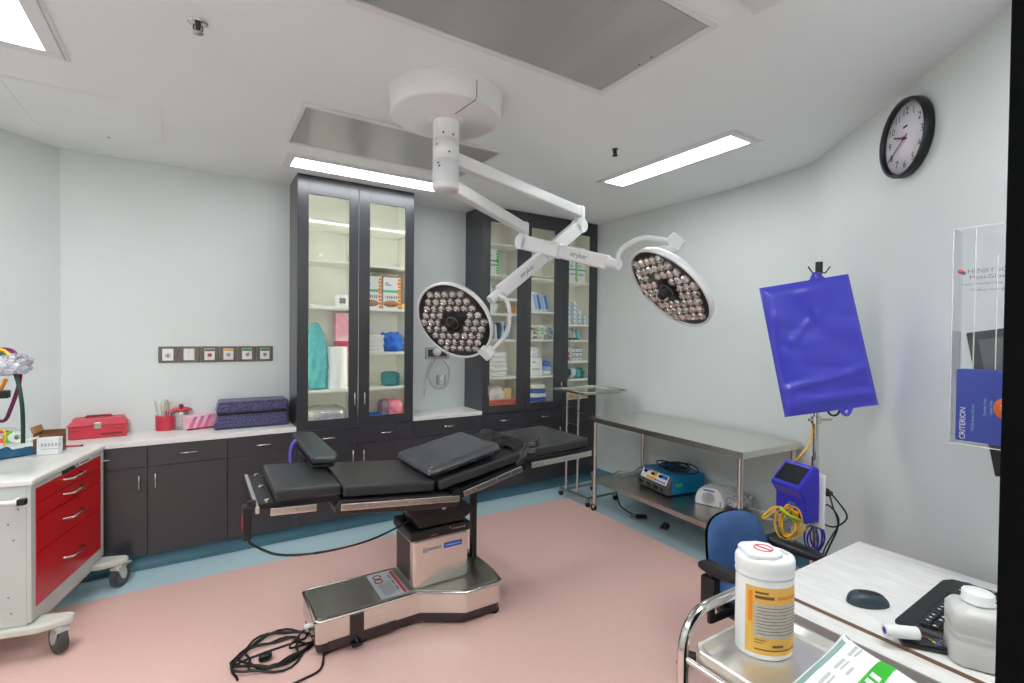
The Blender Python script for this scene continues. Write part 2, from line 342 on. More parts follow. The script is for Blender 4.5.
# ------------------------------------------------------------------ surgical light
AX = Vector((1.107, 2.398, 0)); T0 = Matrix.Translation(AX)
sl = thing('surgical_light', 'white twin-head surgical light hanging from a round ceiling canopy', 'surgical light', (AX.x, AX.y, CE))
KS = 1.03
def zk(z): return EYE.z+(z-EYE.z)*KS
mb = MB(T0); mb.lathe([(.298, CE-.0005), (.298, CE-.02), (.292, CE-.023), (.290, 2.808), (.286, 2.796), (.276, 2.789), (.09, 2.789), (.085, 2.782), (.075, 2.775)], 64); can = part('canopy', mb, WHITE, sl)
mb = MB(T0); a = math.radians(-85); e = Vector((math.cos(a), math.sin(a), 0))
mb.tube([e*.293+Vector((0, 0, CE-.03)), e*.2915+Vector((0, 0, 2.808)), e*.2875+Vector((0, 0, 2.795)), e*.276+Vector((0, 0, 2.7875)), e*.09+Vector((0, 0, 2.7875))], .0016, 5)
part('seam', mb, INK, can)
r0 = .069; mb = MB(T0); mb.lathe([(r0, 2.789), (r0, zk(2.654)), (.062, zk(2.653)), (.062, zk(2.647)), (r0, zk(2.646)), (r0, zk(2.546)), (.062, zk(2.545)), (.062, zk(2.539)), (r0, zk(2.538)), (r0, zk(2.43)), (.0705, zk(2.428)), (.0705, zk(2.40)), (.064, zk(2.392)), (0, zk(2.391))], 40); col = part('column', mb, WHITE, sl)
mb = MB(T0)
for an, z in ((-2.2, 2.75), (-2.2, 2.665), (-2.75, 2.61), (-1.75, 2.57), (-2.5, 2.50), (-1.45, 2.66), (-2.6, 2.515)):
    n_ = Vector((math.cos(an), math.sin(an), 0)); mb.cyl(n_*.0685+Vector((0, 0, zk(z))), n_*.0705+Vector((0, 0, zk(z))), .005, n=8)
part('screws', mb, INK, col)
def arm_beam(A, B, h, w):
    d = (B-A).normalized(); T = frame(A, d, Vector((-d.y, d.x, 0))); mb = MB(T); L = (B-A).length
    mb.box(0, -w/2, -h/2, L, w/2, h/2, .008); return mb
U0 = AX+Vector((0, 0, 2.595)); U1 = Vector((2.455, 2.90, 2.595)); L0 = AX+Vector((0, 0, 2.455)); L1 = Vector((2.06, 3.075, 2.455))
heads = []
def lamp_side(A, B, name_l, espt, sdepth, yokepx, hpx, hdepth, diam, tilt, nproj, flip):
    d = (B-A).normalized(); sdepth *= KS; hdepth *= KS; diam *= KS; yokepx = [(a_, b_, c_*KS) for a_, b_, c_ in yokepx]
    ar = part('arm', arm_beam(A+d*.05, B, .072, .062), WHITE, sl)
    mb = MB(); mb.box(-.028, -.036, -.052, .034, .036, .044, .012, T=frame(B, d, Vector((-d.y, d.x, 0)))); part('arm_end_cap', mb, WHITE, ar)
    mb = MB(); mb.cyl(B+Vector((0, 0, -.05)), B+Vector((0, 0, -.155)), .038, n=24)
    J = B+Vector((0, 0, -.105)); E = atd(*espt, sdepth); s_ = (E-J).normalized(); L = (E-J).length
    part('elbow_joint', mb, WHITE, sl)
    T = frame(J, s_, Vector((0, 0, 1)))
    mb = MB(T); mb.cyl((0, 0, -.036), (0, 0, .036), .056, n=28); mb.box(0, -.056, -.036, L*.45, .052, .036, .018, 3); mb.box(L*.45+.003, -.050, -.032, L*.93, .046, .032, .016, 3); mb.box(L*.44, -.044, -.026, L*.46, .04, .026)
    sa = part('spring_arm', mb, WHITE, sl)
    mb = MB(T); mb.cyl((L*.9, 0, 0), (L*1.03, 0, 0), .033, n=20); part('collar', mb, WHITE, sa)
    # lettering towards the viewer
    pos = J+s_*L*.66; view = (EYE-pos).normalized(); side = Vector((0, 0, 1)).cross(s_); 
    zc = frame(J, s_, Vector((0, 0, 1))).col[2].xyz; sgn = 1 if zc.dot(view) > 0 else -1
    xd = s_ if (RT.dot(s_) > 0) else -s_
    nrm = zc*sgn; yd = nrm.cross(xd); Tm = Matrix(((xd.x, yd.x, nrm.x, 0), (xd.y, yd.y, nrm.y, 0), (xd.z, yd.z, nrm.z, 0), (0, 0, 0, 1)))
    Tm.translation = pos+nrm*.0328
    mb = MB(); mb.text('stryker', .05, Tm); part('lettering', mb, GREY, sa)
    # lamp head
    Cc = atd(*hpx, hdepth); v = (EYE-Cc).normalized(); sx_ = UP.cross(v).normalized(); su = v.cross(sx_)
    ax2 = (sx_*nproj[0]+su*nproj[1]).normalized(); n_ = v*math.cos(tilt)+ax2*math.sin(tilt)
    X = n_.orthogonal().normalized(); X = (Vector((0, 0, 1))-n_*n_.z).normalized().cross(n_); Th = frame(Cc, X, n_.cross(X)); R = diam/2
    mb = MB(Th); mb.lathe([(0, -.085), (R*.45, -.08), (R*.8, -.06), (R*.97, -.03), (R, -.005), (R, .008), (R*.985, .014), (R*.955, .012), (R*.945, .004), (R*.945, -.004)], 64)
    hd = part('lamp_head', mb, WHITE, sl)
    mb = MB(Th); mb.lathe([(0, -.003), (R*.94, -.003), (R*.945, .003), (0, .003)], 48); part('lamp_face', mb, LENSB, hd)
    k = 0; sp_ = R*.205
    for j in range(-5, 6):
        for i in range(-6, 7):
            x = (i+.5*(j % 2))*sp_; y = j*sp_*.87; r = math.hypot(x, y)
            if r > R*.88 or r < R*.24: continue
            if abs(math.atan2(y, x)-(2.2 if flip else .3)) < .25 and r < R*.5: continue
            rl = sp_*.52; mb = MB(Th @ Matrix.Translation((x, y, .003)) @ Matrix.Rotation(k*.7, 4, 'Z'))
            mb.lathe([(rl, 0), (rl*.98, .004), (rl*.9, .012), (rl*.66, .021), (rl*.36, .027), (rl*.30, .024), (0, .020)], 8, smooth=False); part('lens', mb, LENS, hd); k += 1
    # three-lobed black centre plate and the sterile grip
    mb = MB(Th)
    for q in range(3): t = q*2*PI/3+(1.1 if flip else .25); mb.sphere((math.cos(t)*R*.2, math.sin(t)*R*.2, .006), R*.15, (1, 1, .3))
    mb.lathe([(R*.17, .003), (R*.17, .016), (R*.13, .022), (R*.10, .024), (R*.09, .07), (R*.075, .082), (0, .083)], 24); part('handle', mb, BLACK, hd)
    mb = MB(Th); mb.tube([(R*.15*math.cos(q*PI/12), R*.15*math.sin(q*PI/12), .0235) for q in range(24)], .004, 6, True); part('ring', mb, DGREY, hd)
    # yoke
    P = [atd(px, py, dd) for px, py, dd in yokepx]
    mb = MB(); mb.tube(bez(P, 40), .015, 12); yk = part('yoke', mb, WHITE, sl)
    mb = MB(); e_ = P[-1]; w = (Cc-e_); ry = (w-n_*w.dot(n_)).normalized(); Tb = frame(e_, ry, n_)
    mb.box(-.035, -.045, -.032, .06, .04, .032, .01, T=Tb); part('swivel_block', mb, WHITE, yk)
    mb = MB(); mb.tube([e_+ry*.05, Cc+(-ry)*R*.93-n_*.03, Cc-ry*R*.6-n_*.06], .03, 12); part('head_mount', mb, WHITE, yk)
lamp_side(U0, U1, 'near', (493, 298), 3.25, [(497, 294, 3.24), (506, 300, 3.24), (509, 310, 3.25), (508.5, 326, 3.26), (503, 339, 3.27), (492, 350, 3.27), (488, 353, 3.27)], (454, 321.5), 3.25, .56, math.radians(42), (-.7, -.7), False)
lamp_side(L0, L1, 'far', (616, 264.5), 3.05, [(619, 265, 3.04), (618, 256, 3.03), (624, 247, 3.0), (642, 238, 2.93), (660, 239.5, 2.88), (672, 242, 2.86)], (669.5, 288.5), 2.78, .56, math.radians(62), (-.7, -.7), True)
# ------------------------------------------------------------------ cabinets
def handle(mb, c, L, vertical, front):
    x, y, z = c
    if vertical: p = [(x, front, z-L/2), (x, front-.028, z-L/2+.004), (x, front-.03, z), (x, front-.028, z+L/2-.004), (x, front, z+L/2)]
    else: p = [(x-L/2, front, z), (x-L/2+.004, front-.028, z), (x, front-.03, z), (x+L/2-.004, front-.028, z), (x+L/2, front, z)]
    mb.tube(p, .0055, 8); return mb
DF = YF-.012          # door fronts
def slab(x0, x1, z0, z1, y0=DF, y1=YF+.006): return MB().box(x0+.0015, y0, z0+.0015, x1-.0015, y1, z1-.0015, .0012, 1)
def base_cabinet(x0, x1, label, doors, hside, top=.868):
    t = thing('base_cabinet', label, 'cabinet', ((x0+x1)/2, YF+.18, .108), 0, 'charcoal base cabinets along the back wall')
    mb = MB(); mb.box(x0+.001, YF+.008, .112, x1-.001, WB-.002, top-.002); part('carcass', mb, CAB, t)
    d = part('drawer', slab(x0, x1, .72, top), CAB, t); part('handle', handle(MB(), ((x0+x1)/2, 0, .797), .10, False, DF), HANDLE, d)
    w = (x1-x0)/doors
    for k in range(doors):
        a = x0+w*k; dd = part('door', slab(a, a+w, .11, .72), CAB, t); s = hside[k]
        part('handle', handle(MB(), (a+(.045 if s == 'L' else w-.045), 0, .62), .10, True, DF), HANDLE, dd)
base_cabinet(-.79, -.29, 'charcoal base cabinet half hidden behind the red drawer cart', 1, 'R')
base_cabinet(-.29, .187, 'charcoal base cabinet under the jar and cup of swabs', 1, 'L')
base_cabinet(.187, .659, 'charcoal base cabinet under the purple cushions', 1, 'R')
base_cabinet(.659, 1.139, 'charcoal base cabinet under the left door of the two-door tall cabinet', 1, 'R')
base_cabinet(1.139, 1.628, 'charcoal base cabinet under the right door of the two-door tall cabinet', 1, 'L')
base_cabinet(1.628, 2.336, 'wide charcoal base cabinet under the open niche', 2, 'RL')
base_cabinet(2.336, 2.848, 'charcoal base cabinet under the single-door tall cabinet', 1, 'R')
base_cabinet(2.848, 3.329, 'charcoal base cabinet below the folded drapes', 1, 'R')
base_cabinet(3.329, 3.812, 'charcoal base cabinet in the corner behind the small tray stand', 1, 'L')
mb = MB(); mb.prism([(-1.12, DF-.006), (.657, DF-.006), (.657, WB-.002), (-.805, WB-.002), (-1.12, 4.262)], .868, .905, bev=.003); solo('worktop', mb, STONE, 'white worktop carrying the red case and purple cushions', 'worktop', 'white worktops')
mb = MB(); mb.box(1.630, DF-.006, .868, 2.334, WB-.002, .905, .003); solo('worktop', mb, STONE, 'short white worktop in the niche between the tall cabinets', 'worktop', 'white worktops')
TOPZ = CE-.002; DZ0, DZ1 = .870, 2.855
def tall_cabinet(x0, x1, label, bays, glassx, hpos, shelves):
    t = thing('tall_cabinet', label, 'cabinet', ((x0+x1)/2, YF+.18, .868), 0, 'charcoal tall glass-door cabinets')
    e = .019; b = WB-.002
    mb = MB(); mb.box(x0+.001, YF+.008, .870, x0+e, b, TOPZ); mb.box(x1-e, YF+.008, .870, x1-.001, b, TOPZ); mb.box(x0+e, YF+.008, .870, x1-e, b, .885); mb.box(x0+e, YF+.008, TOPZ-.06, x1-e, b, TOPZ)
    mb.box(x0+e, b-.008, .885, x1-e, b, TOPZ-.06); mb.box(x0+.001, DF+.004, DZ1, x1-.001, YF+.01, TOPZ, .001); part('carcass', mb, CAB, t)
    mb = MB(); i = .002; xs = [x0]+[bb for bb in bays[1:-1]]+[x1]
    mb.box(x0+e, YF+.014, .885, x0+e+i, b-.008, TOPZ-.06); mb.box(x1-e-i, YF+.014, .885, x1-e, b-.008, TOPZ-.06); mb.box(x0+e, YF+.014, .885, x1-e, b-.008, .887); mb.box(x0+e, YF+.014, TOPZ-.062, x1-e, b-.008, TOPZ-.06); mb.box(x0+e, b-.010, .885, x1-e, b-.008, TOPZ-.06)
    for bb in bays[1:-1]: mb.box(bb-.01, YF+.014, .887, bb+.01, b-.01, TOPZ-.062)
    part('interior', mb, CREAM, t)
    for bb in [x0+e+.004, x1-e-.012]+[q_ for k_ in bays[1:-1] for q_ in (k_-.018, k_+.010)]: part('added_fill_strip', MB().box(bb, YF+.0085, .96, bb+.008, YF+.0135, 2.76), FILL1 if x0 < 1 else FILL2, t)  # added glowing strips, hidden behind the door stiles, to brighten the shelves
    for k in range(len(bays)-1):
        a, c = bays[k], bays[k+1]; g0, g1 = glassx[k]
        d = MB(); z0, z1 = .946, 2.762
        d.box(a+.0015, DF, DZ0, g0, YF+.006, DZ1, .0012, 1); d.box(g1, DF, DZ0, c-.0015, YF+.006, DZ1, .0012, 1); d.box(g0, DF, DZ0, g1, YF+.006, z0, .0012, 1); d.box(g0, DF, z1, g1, YF+.006, DZ1, .0012, 1)
        d = part('door', d, CAB, t)
        part('glass_pane', MB().box(g0, DF+.006, z0, g1, DF+.010, z1), GLASS, d)
        hx = hpos[k]; part('handle', handle(MB(), (hx, 0, 1.10), .10, True, DF), HANDLE, d)
        for z in shelves[k]:
            l = a+(e+i+.0005 if k == 0 else .0105); r = c-(e+i+.0005 if k == len(bays)-2 else .0105)
            part('shelf', MB().box(l, YF+.022, z-.02, r, b-.012, z, .001, 1), CREAM, t)
def zs(x, ys): return [aty(x, y, YF+.03).z for y in ys]
def gx(a, b): return (aty(a, 330, DF).x, aty(b, 330, DF).x)
SA = zs(328, [222, 260, 306.5, 390]); SB = zs(387, [229.5, 266, 309, 352, 387])
SF = zs(504, [244, 275, 298, 313.5, 339.5, 377]); SG = zs(543, [247, 278.5, 311.5, 339.5, 375.5]); SH = zs(579, [282, 324.5, 340, 361, 379])
tall_cabinet(.659, 1.628, 'charcoal two-door tall glass cabinet left of the niche', [.659, 1.139, 1.628], [gx(308.4, 349), gx(369.6, 405)], [aty(354, 375, DF).x, aty(364, 375, DF).x], [SA, SB])
tall_cabinet(2.336, 2.848, 'charcoal single-door tall glass cabinet right of the niche', [2.336, 2.848], [gx(490, 517.5)], [aty(487, 377, DF).x], [SF])
tall_cabinet(2.848, 3.812, 'charcoal two-door tall glass cabinet in the far corner', [2.848, 3.329, 3.812], [gx(531, 554.5), gx(568.5, 589.5)], [aty(560, 374, DF).x, aty(566, 374, DF).x], [SG, SH])
# ---- contents
E_ = .0008
def carton(x0, x1, z, h, y0, y1, mats, label, stripe=None, group=None, cat='carton', name='carton', corner=None, hole=False, spots=False):
    t = thing(name, label, cat, ((x0+x1)/2, (y0+y1)/2, z), 0, group)
    part('box', MB().box(x0, y0, z+E_, x1, y1, z+h, .003), mats[0], t)
    if stripe: part('stripe', MB().box(x0-.0006, y0-.0008, z+h*stripe[0], x1+.0006, y0+.02, z+h*stripe[1]), mats[1], t)
    if corner is not None:
        mb = MB()
        for k in range(9): mb.box(x1-.026-.006*(k % 2), y0-.0012, z+h*(k*.108+.02), x1+.0008, y0+.012, z+h*(k*.108+.10))
        part('edge_print', mb, mats[2], t)
    if hole:
        mb = MB(frame(((x0+x1)/2-.01, y0-.001, z+h*.17), (1, 0, 0), (0, 0, 1))); mb.lathe([(.0, 0), (.07, .0), (.07, .002), (0, .002)], 24, sy=.42); part('torn_opening', mb, CARD, t)
        mb = MB(); mb.box(x0+.005, y0+.01, z+h-.002, x1-.01, y1, z+h+.012, .004); part('open_flap', mb, CARD, t)
    mb = MB()
    for k in range(7): xx = x0+(x1-x0)*(.12+.1*k); mb.box(xx, y0-.0009, z+h*.33, xx+(x1-x0)*(.04+.02*(k % 2)), y0+.001, z+h*.42)
    mb.box(x0+(x1-x0)*.1, y0-.0009, z+h*.74, x0+(x1-x0)*.45, y0+.001, z+h*.77); mb.box(x0+(x1-x0)*.1, y0-.0009, z+h*.8, x0+(x1-x0)*.3, y0+.001, z+h*.83)
    part('printing', mb, GREY, t); return t
yb = YF+.05
A0, A1 = gx(308.4, 349); B0, B1 = gx(369.6, 405)
def xa(px, Y=yb): return aty(px, 340, Y).x
# left bay
t = thing('mug', 'small white printed mug on a shelf of the two-door cabinet', 'mug', (xa(343), yb+.05, SA[2])); c = Matrix.Translation((xa(343), yb+.05, SA[2]+E_))
mb = MB(c); mb.lathe([(.045, 0), (.05, .004), (.05, .105), (.046, .105), (.044, .01), (0, .01)], 28); part('body', mb, PLAST, t)
mb = MB(c); mb.tube([(.048, -.0, .085), (.075, 0, .08), (.078, 0, .045), (.048, 0, .03)], .006, 8); part('handle', mb, PLAST, t)
mb = MB(c); mb.box(-.03, -.052, .03, .02, -.047, .075); part('print', mb, GREY, t)
mb = MB(); mb.box(xa(311), yb, SA[2]+E_, xa(318), yb+.12, SA[2]+.018, .004); solo('small_tray', mb, PAPER, 'flat white packet beside the mug on the cabinet shelf', 'packet')
z = SA[3]; mb = MB()
h = aty(318, 322, yb).z-z
def bagfn(u, v):
    w = .105*(1-.55*abs(v-.35)**1.5)*(1 if v < .8 else max(.25, 1-(v-.8)*3.2)); a = u*2*PI
    k = 1+.2*noise.noise(Vector((math.cos(a)*2, math.sin(a)*2, v*6)))+.16*noise.noise(Vector((math.cos(a)*5, math.sin(a)*5, v*14)))
    if v in (0, 1): w *= .02
    return (xa(318)+math.cos(a)*w*k*.85+.02*(.5-v), yb+.07+math.sin(a)*w*k*.6, z+E_+v*h)
mb.grid(bagfn, 40, 44); solo('drape_bundle', mb, TEALC, 'tall aqua wrapped bundle standing in the two-door cabinet', 'bundle')
c = Matrix.Translation((xa(339.5), yb+.085, z+E_)); h = aty(337, 347, yb).z-z
mb = MB(c); mb.lathe([(.022, 0), (.085, 0), (.0855, .01), (.0855, h-.01), (.083, h), (.024, h), (.022, h-.02)], 40); solo('paper_roll', mb, PAPER, 'large white paper roll standing beside the aqua bundle', 'paper roll')
mb = MB(); mb.box(xa(335.5, yb+.2), yb+.2, SA[3]+E_, xa(349, yb+.2), yb+.29, SA[2]-.035, .006); mb.mi = 1; mb.box(xa(335.3, yb+.2), yb+.199, SA[3]+.30, xa(349, yb+.2)+.001, yb+.24, SA[3]+.40)
solo('pink_box', mb, [DOTP, M('rose_print', (206, 70, 100), .5)], 'pink and rose box standing behind the white paper roll', 'box')
t = thing('storage_bag', 'clear plastic bag of white linen at the bottom left of the cabinet', 'bag', (xa(328), yb+.1, .887))
part('linen', MB().blob((xa(328), yb+.12, .887+.058), (.30, .2, .11), .1, 3, 3), PAPER, t); part('bag', MB().blob((xa(328), yb+.12, .887+.075), (.33, .23, .145), .12, 4, 5), CLEAR, t)
# right bay
x0 = xa(360); x1 = xa(381)
for a, b, lab in ((368, 381.5, 'white carton with orange edge print, the left of the pair'), (383, 400.5, 'white carton with orange edge print and torn front, right of the pair')):
    carton(xa(a)-(.06 if a < 370 else 0), xa(b), SB[2], aty(385, 277, yb).z-SB[2], yb, yb+.22, (PAPER, SEAG, ORANGE), lab, (.52, .60), 'orange edged cartons in the tall cabinet', corner=1, hole=True)
mb = MB(); mb.box(xa(401.5), yb+.01, SB[2]+E_, xa(405.5), yb+.07, SB[2]+.055, .003); solo('small_box', mb, TAN, 'small tan box squeezed beside the orange edged cartons', 'box')
hh = (aty(378, 335, yb).z-SB[3])
for k in range(7):
    q = hh/7; mb = MB(); mb.box(xa(366)+.003*(k % 2), yb, SB[3]+E_+q*k, xa(384.4)-.004*(k % 3), yb+.16, SB[3]+q*(k+1)-.001, .004)
    solo('folded_towel', mb, PAPER, ['lowest', 'second lowest', 'third from bottom', 'middle', 'third from top', 'second from top', 'topmost'][k]+' folded white towel of the stack beside the blue cloth', 'towel', 'white towels stacked in the two-door cabinet')
mb = MB(); mb.blob((xa(394.5), yb+.11, SB[3]+.088), (.19, .2, .18), .3, 2.6, 11, .7); solo('blue_cloth', mb, BLUEC, 'crumpled bright blue cloth beside the white towel stack', 'cloth')
mb = MB(); mb.blob((xa(394), yb+.09, SB[4]+.062), (.155, .14, .125), .12, 2.2, 14, .45); mb.mi = 1
for q in range(5): mb.sphere((xa(398)+.012*(q % 2), yb+.018, SB[4]+.03+.02*q), .008)
solo('teal_pack', mb, [DTEAL, INK], 'small teal fabric pack on a cabinet shelf above the pink bag', 'pack')
mb = MB(); mb.blob((xa(377), yb+.09, .887+.03), (.17, .19, .06), .2, 3, 21, .6); solo('blue_pad', mb, BLUEC, 'flat bright blue pad on the cabinet floor', 'pad')
t = thing('supply_bag', 'pink patterned supply bag at the bottom of the two-door cabinet', 'bag', (xa(395), yb+.1, .887))
mb = MB(); mb.blob((xa(397), yb+.1, .887+.085), (.15, .16, .17), .15, 3, 24, .5); part('bag', mb, M('pink_bag', (224, 84, 124), .35, var=.3, scale=20, wear=(240, 180, 196)), t)
mb = MB(); mb.blob((xa(387), yb+.09, .887+.085), (.08, .15, .17), .15, 3, 25, .5); part('side_panel', mb, M('mauve_bag', (150, 120, 140), .35, var=.3, scale=24), t)
# single-door cabinet
def xf(px): return aty(px, 340, yb).x
carton(xf(490)-.06, xf(498), SF[1], .25, yb, yb+.2, (PAPER, SEAG, GREENP), 'white carton with green edge in the single-door cabinet', (.5, .58), None, corner=1)
for k in range(4):
    mb = MB(mat4((xf(491.5)+.055*k, yb+.06, SF[2]+E_), .2*k-.3)); mb.lathe([(.02, 0), (.024, .02), (.024, .07), (.016, .09), (.009, .1), (.009, .12)], 14, sx=1.2); mb.mi = 1; mb.box(-.02, -.0255, .02, .02, -.02, .06)
    solo('saline_bottle', mb, [FROST, PBLUE], ['leftmost', 'second from the left', 'third from the left', 'rightmost'][k]+' small clear bottle on the third shelf of the single-door cabinet', 'bottle', 'small clear bottles')
mb = MB(mat4((xf(492), yb+.03, SF[2]+E_), .2) @ Matrix.Rotation(-.35, 4, 'Y')); mb.box(-.03, .0, .0, .05, .012, .14, .003); solo('white_envelope', mb, PAPER, 'white envelope leaning at the left of the bottle shelf', 'envelope')
mb = MB(); mb.box(xf(508.5), yb, SF[3]+E_, xf(514.5), yb+.07, SF[3]+.072, .003); mb.mi = 1; mb.box(xf(509.5), yb-.001, SF[3]+.02, xf(513.5), yb+.01, SF[3]+.05); solo('orange_box', mb, [M('peach_orange', (232, 156, 92), .5), CARD], 'small orange box in the single-door cabinet', 'box')
mb = MB(Matrix.Translation((xf(494), yb+.03, SF[3]+E_)) @ Matrix.Rotation(.3, 4, 'Y')); mb.box(-.05, 0, 0, .03, .015, .1, .003); solo('white_envelope', mb, PAPER, 'white packet leaning beside the small orange box', 'envelope')
for k in range(9):
    x = xf(490)+.027*k; mb = MB(mat4((x, yb+.01, SF[4]+E_), .12*math.sin(k*2.1)) @ Matrix.Rotation(.10*math.sin(k*1.7), 4, 'Y') ); mb.box(-.002, .002, .003, .012, .14, .16+.02*math.sin(k*3.3), .003)
    solo('sterile_pouch', mb, [PAPER, PBLUE, FROST, PAPER, NAVYC, PBLUE, PAPER, NAVYC, PBLUE][k], ['first', 'second', 'third', 'fourth', 'fifth', 'sixth', 'seventh', 'eighth', 'ninth'][k]+' from the left of the pouches filed upright in the single-door cabinet', 'pouch', 'sterile pouches filed upright')
for k in range(5):
    mb = MB(); mb.blob((xf(501)+.004*((k*7) % 3), yb+.09, SF[5]+.026+.049*k), (.19, .17, .054), .1, 3, 30+k, .5); solo('linen_pack', mb, PAPER, ['lowest', 'second lowest', 'middle', 'second highest', 'topmost'][k]+' white linen pack stacked in the single-door cabinet', 'linen', 'white linen packs')
t = thing('red_tray', 'salmon red plastic tray on the floor of the single-door cabinet', 'tray', (xf(503), yb+.1, .887))
mb = MB(); a, b = xf(489.5), xf(516.5); mb.box(a, yb-.01, .887+E_, b, yb+.2, .893); mb.box(a, yb-.01, .893, b, yb-.004, .990); mb.box(a, yb+.194, .893, b, yb+.2, .990); mb.box(a, yb-.004, .893, a+.006, yb+.194, .990); mb.box(b-.006, yb-.004, .893, b, yb+.194, .990); part('tub', mb, SALMON, t)
mb = MB(); mb.tube([(a-.004, yb-.014, .991), (b+.004, yb-.014, .991), (b+.004, yb+.2, .991), (a-.004, yb+.2, .991)], .007, 8, True); part('rim', mb, SALMON, t)
mb = MB(); mb.blob((xf(499), yb+.09, .893+.115), (.20, .16, .23), .2, 2.6, 41, .7); solo('white_bag', mb, M('milky_bag', (224, 219, 212), .4, var=.08, scale=9), 'soft off-white bag standing in the salmon red tray', 'bag')
mb = MB(); mb.box(xf(507), yb+.06, .8945, xf(515), yb+.09, 1.10, .003); solo('brown_panel', mb, TAN, 'tan card standing at the back of the salmon red tray', 'card')
# corner cabinet, left door
mb = MB(); mb.box(xf(532.5), yb, SG[1]+E_, xf(553), yb+.18, SG[1]+.02, .004); mb.mi = 1; mb.box(xf(534), yb+.01, SG[1]+.0205, xf(551), yb+.17, SG[1]+.03, .003); solo('flat_packet', mb, [FROST, PAPER], 'flat clear packet on an upper shelf of the corner cabinet', 'packet')
for k in range(4):
    x = xf(533)+.062*k; mb = MB(Matrix.Translation((x, yb+.02+.02*k, SG[2]+E_)) @ Matrix.Rotation(-.25, 4, 'Y')); mb.box(0, 0, .0, .085, .02, .19-.01*k, .004); mb.mi = 1; mb.box(.042, -.001, .01, .080, .003, .17)
    solo('blue_pouch', mb, [PAPER, LBLUE if k % 2 else PBLUE], ['leftmost', 'second', 'third', 'rightmost'][k]+' blue striped white pouch leaning in the corner cabinet', 'pouch', 'blue striped pouches')
for k in range(9):
    r = (k//3); x = xf(533)+.035+(k % 3)*.085+(.02 if r == 1 else 0)
    mb = MB(mat4((x, yb+.07, SG[3]+.028+.047*r), .5*math.sin(k*4))); mb.blob((0, 0, 0), (.105, .14, .058), .3, 4, 50+k, .6); mb.mi = 1; mb.box(-.03, -.072, -.012, .02, -.06, .004)
    solo('crumpled_pack', mb, [[SPUN, PAPER, FROST][k % 3], [INK, LBLUE, GREENP][(k*2) % 3]], ['left', 'middle', 'right'][k % 3]+' crumpled supply pack in the '+['bottom', 'second', 'top'][r]+' layer of the corner cabinet heap', 'pack', 'crumpled supply packs')
carton(xf(531.5), xf(542.5), SG[4], .185, yb, yb+.16, (PAPER, PAPER), 'plain white carton standing in the corner cabinet', None)
carton(xf(532), xf(539), SG[4]+.186, .11, yb+.01, yb+.12, (PAPER, PBLUE), 'small white carton on top of the plain white carton', (.1, .2))
for k in range(3):
    mb = MB(); mb.blob((xf(548.5), yb+.08, SG[4]+.027+.048*k), (.125, .15, .056), .15, 3, 60+k, .6); solo('blue_pack', mb, [PAPER, PBLUE, LBLUE][k], ['white lowest', 'pale blue middle', 'blue topmost'][k]+' soft pack piled beside the plain white carton', 'pack', 'soft packs beside the carton')
for k in range(5):
    mb = MB(); mb.blob((xf(541)+.012*math.sin(k*3), yb+.09, .887+.027+.046*k), (.235-.012*k, .18, .054), .12, 3, 70+k, .6); solo('folded_drape', mb, [PAPER, LBLUE, PAPER, LBLUE, PAPER][k], ['white lowest', 'blue second lowest', 'white middle', 'blue second highest', 'white topmost'][k]+' folded drape of the stack in the corner cabinet', 'drape', 'blue and white folded drapes')
# corner cabinet, right door
for k in range(2):
    carton(xf(568.5)+.118*k, xf(568.5)+.114+.118*k, SH[0], .225, yb, yb+.2, (PAPER, SEAG, GREENP), ['left', 'right'][k]+' lower white carton with green print behind the corner cabinet glass', (.56, .64), 'green printed cartons', corner=1 if k == 0 else None)
    carton(xf(568.5)+.118*k, xf(568.5)+.114+.118*k, SH[0]+.227, .16, yb, yb+.2, (PAPER, SEAG), ['left', 'right'][k]+' upper white carton, stacked at the top of the corner cabinet', None, 'green printed cartons')
n = 0
for cx, cnt in ((569.3, 5), (575.3, 5), (580.3, 3), (585, 2)):
    for k in range(cnt):
        x = xf(cx); z = SH[1]+E_+.0505*k
        t = thing('vial_box', ['leftmost', 'second', 'third', 'rightmost'][[569.3, 575.3, 580.3, 585].index(cx)]+' column, '+['bottom', 'second', 'third', 'fourth', 'fifth'][k]+' of the small white and blue boxes in the corner cabinet', 'box', (x, yb+.04, z), 0, 'small white and blue boxes')
        part('box', MB().box(x-.022, yb, z, x+.024, yb+.09, z+.049, .002), PAPER, t); part('label', MB().box(x-.0225, yb-.0006, z+.002, x+.0245, yb+.01, z+.016), PBLUE, t)
        part('cap_print', MB().box(x+.004, yb-.0006, z+.03, x+.02, yb+.005, z+.044), GREY, t)
for k in range(4):
    x = xf(569)+.052*k; t = thing('vial', ['leftmost', 'second', 'third'][k] + ' clear vial with black base on the middle corner cabinet shelf' if k < 3 else 'teal vial at the end of the row of clear vials', 'vial', (x, yb+.04, SH[2]), 0, 'vials on the middle shelf'); c = Matrix.Translation((x, yb+.04, SH[2]+E_))
    part('body', MB(c).lathe([(.02, .02), (.021, .06), (.012, .085), (.012, .105), (0, .105)], 16), FROST if k < 3 else TEALC, t); part('base', MB(c).lathe([(.021, 0), (.022, .004), (.022, .022), (0, .022)], 16), BLACK if k < 3 else DTEAL, t)
for r in range(3):
    for k in range(2):
        x = xf(575.5)+.062*k; z = SH[3]+E_+.049*r; t = thing('label_box', ['left', 'right'][k]+' '+['bottom', 'middle', 'top'][r]+' mauve edged white box in the corner cabinet', 'box', (x, yb+.04, z), 0, 'mauve edged white boxes')
        part('box', MB().box(x-.028, yb, z, x+.03, yb+.12, z+.047, .002), PAPER, t); part('edge', MB().box(x-.0285, yb-.0006, z+.038, x+.0305, yb+.02, z+.0475), GREY, t); part('emblem', MB().box(x-.008, yb-.0007, z+.008, x+.008, yb+.01, z+.02), VIOLET, t)
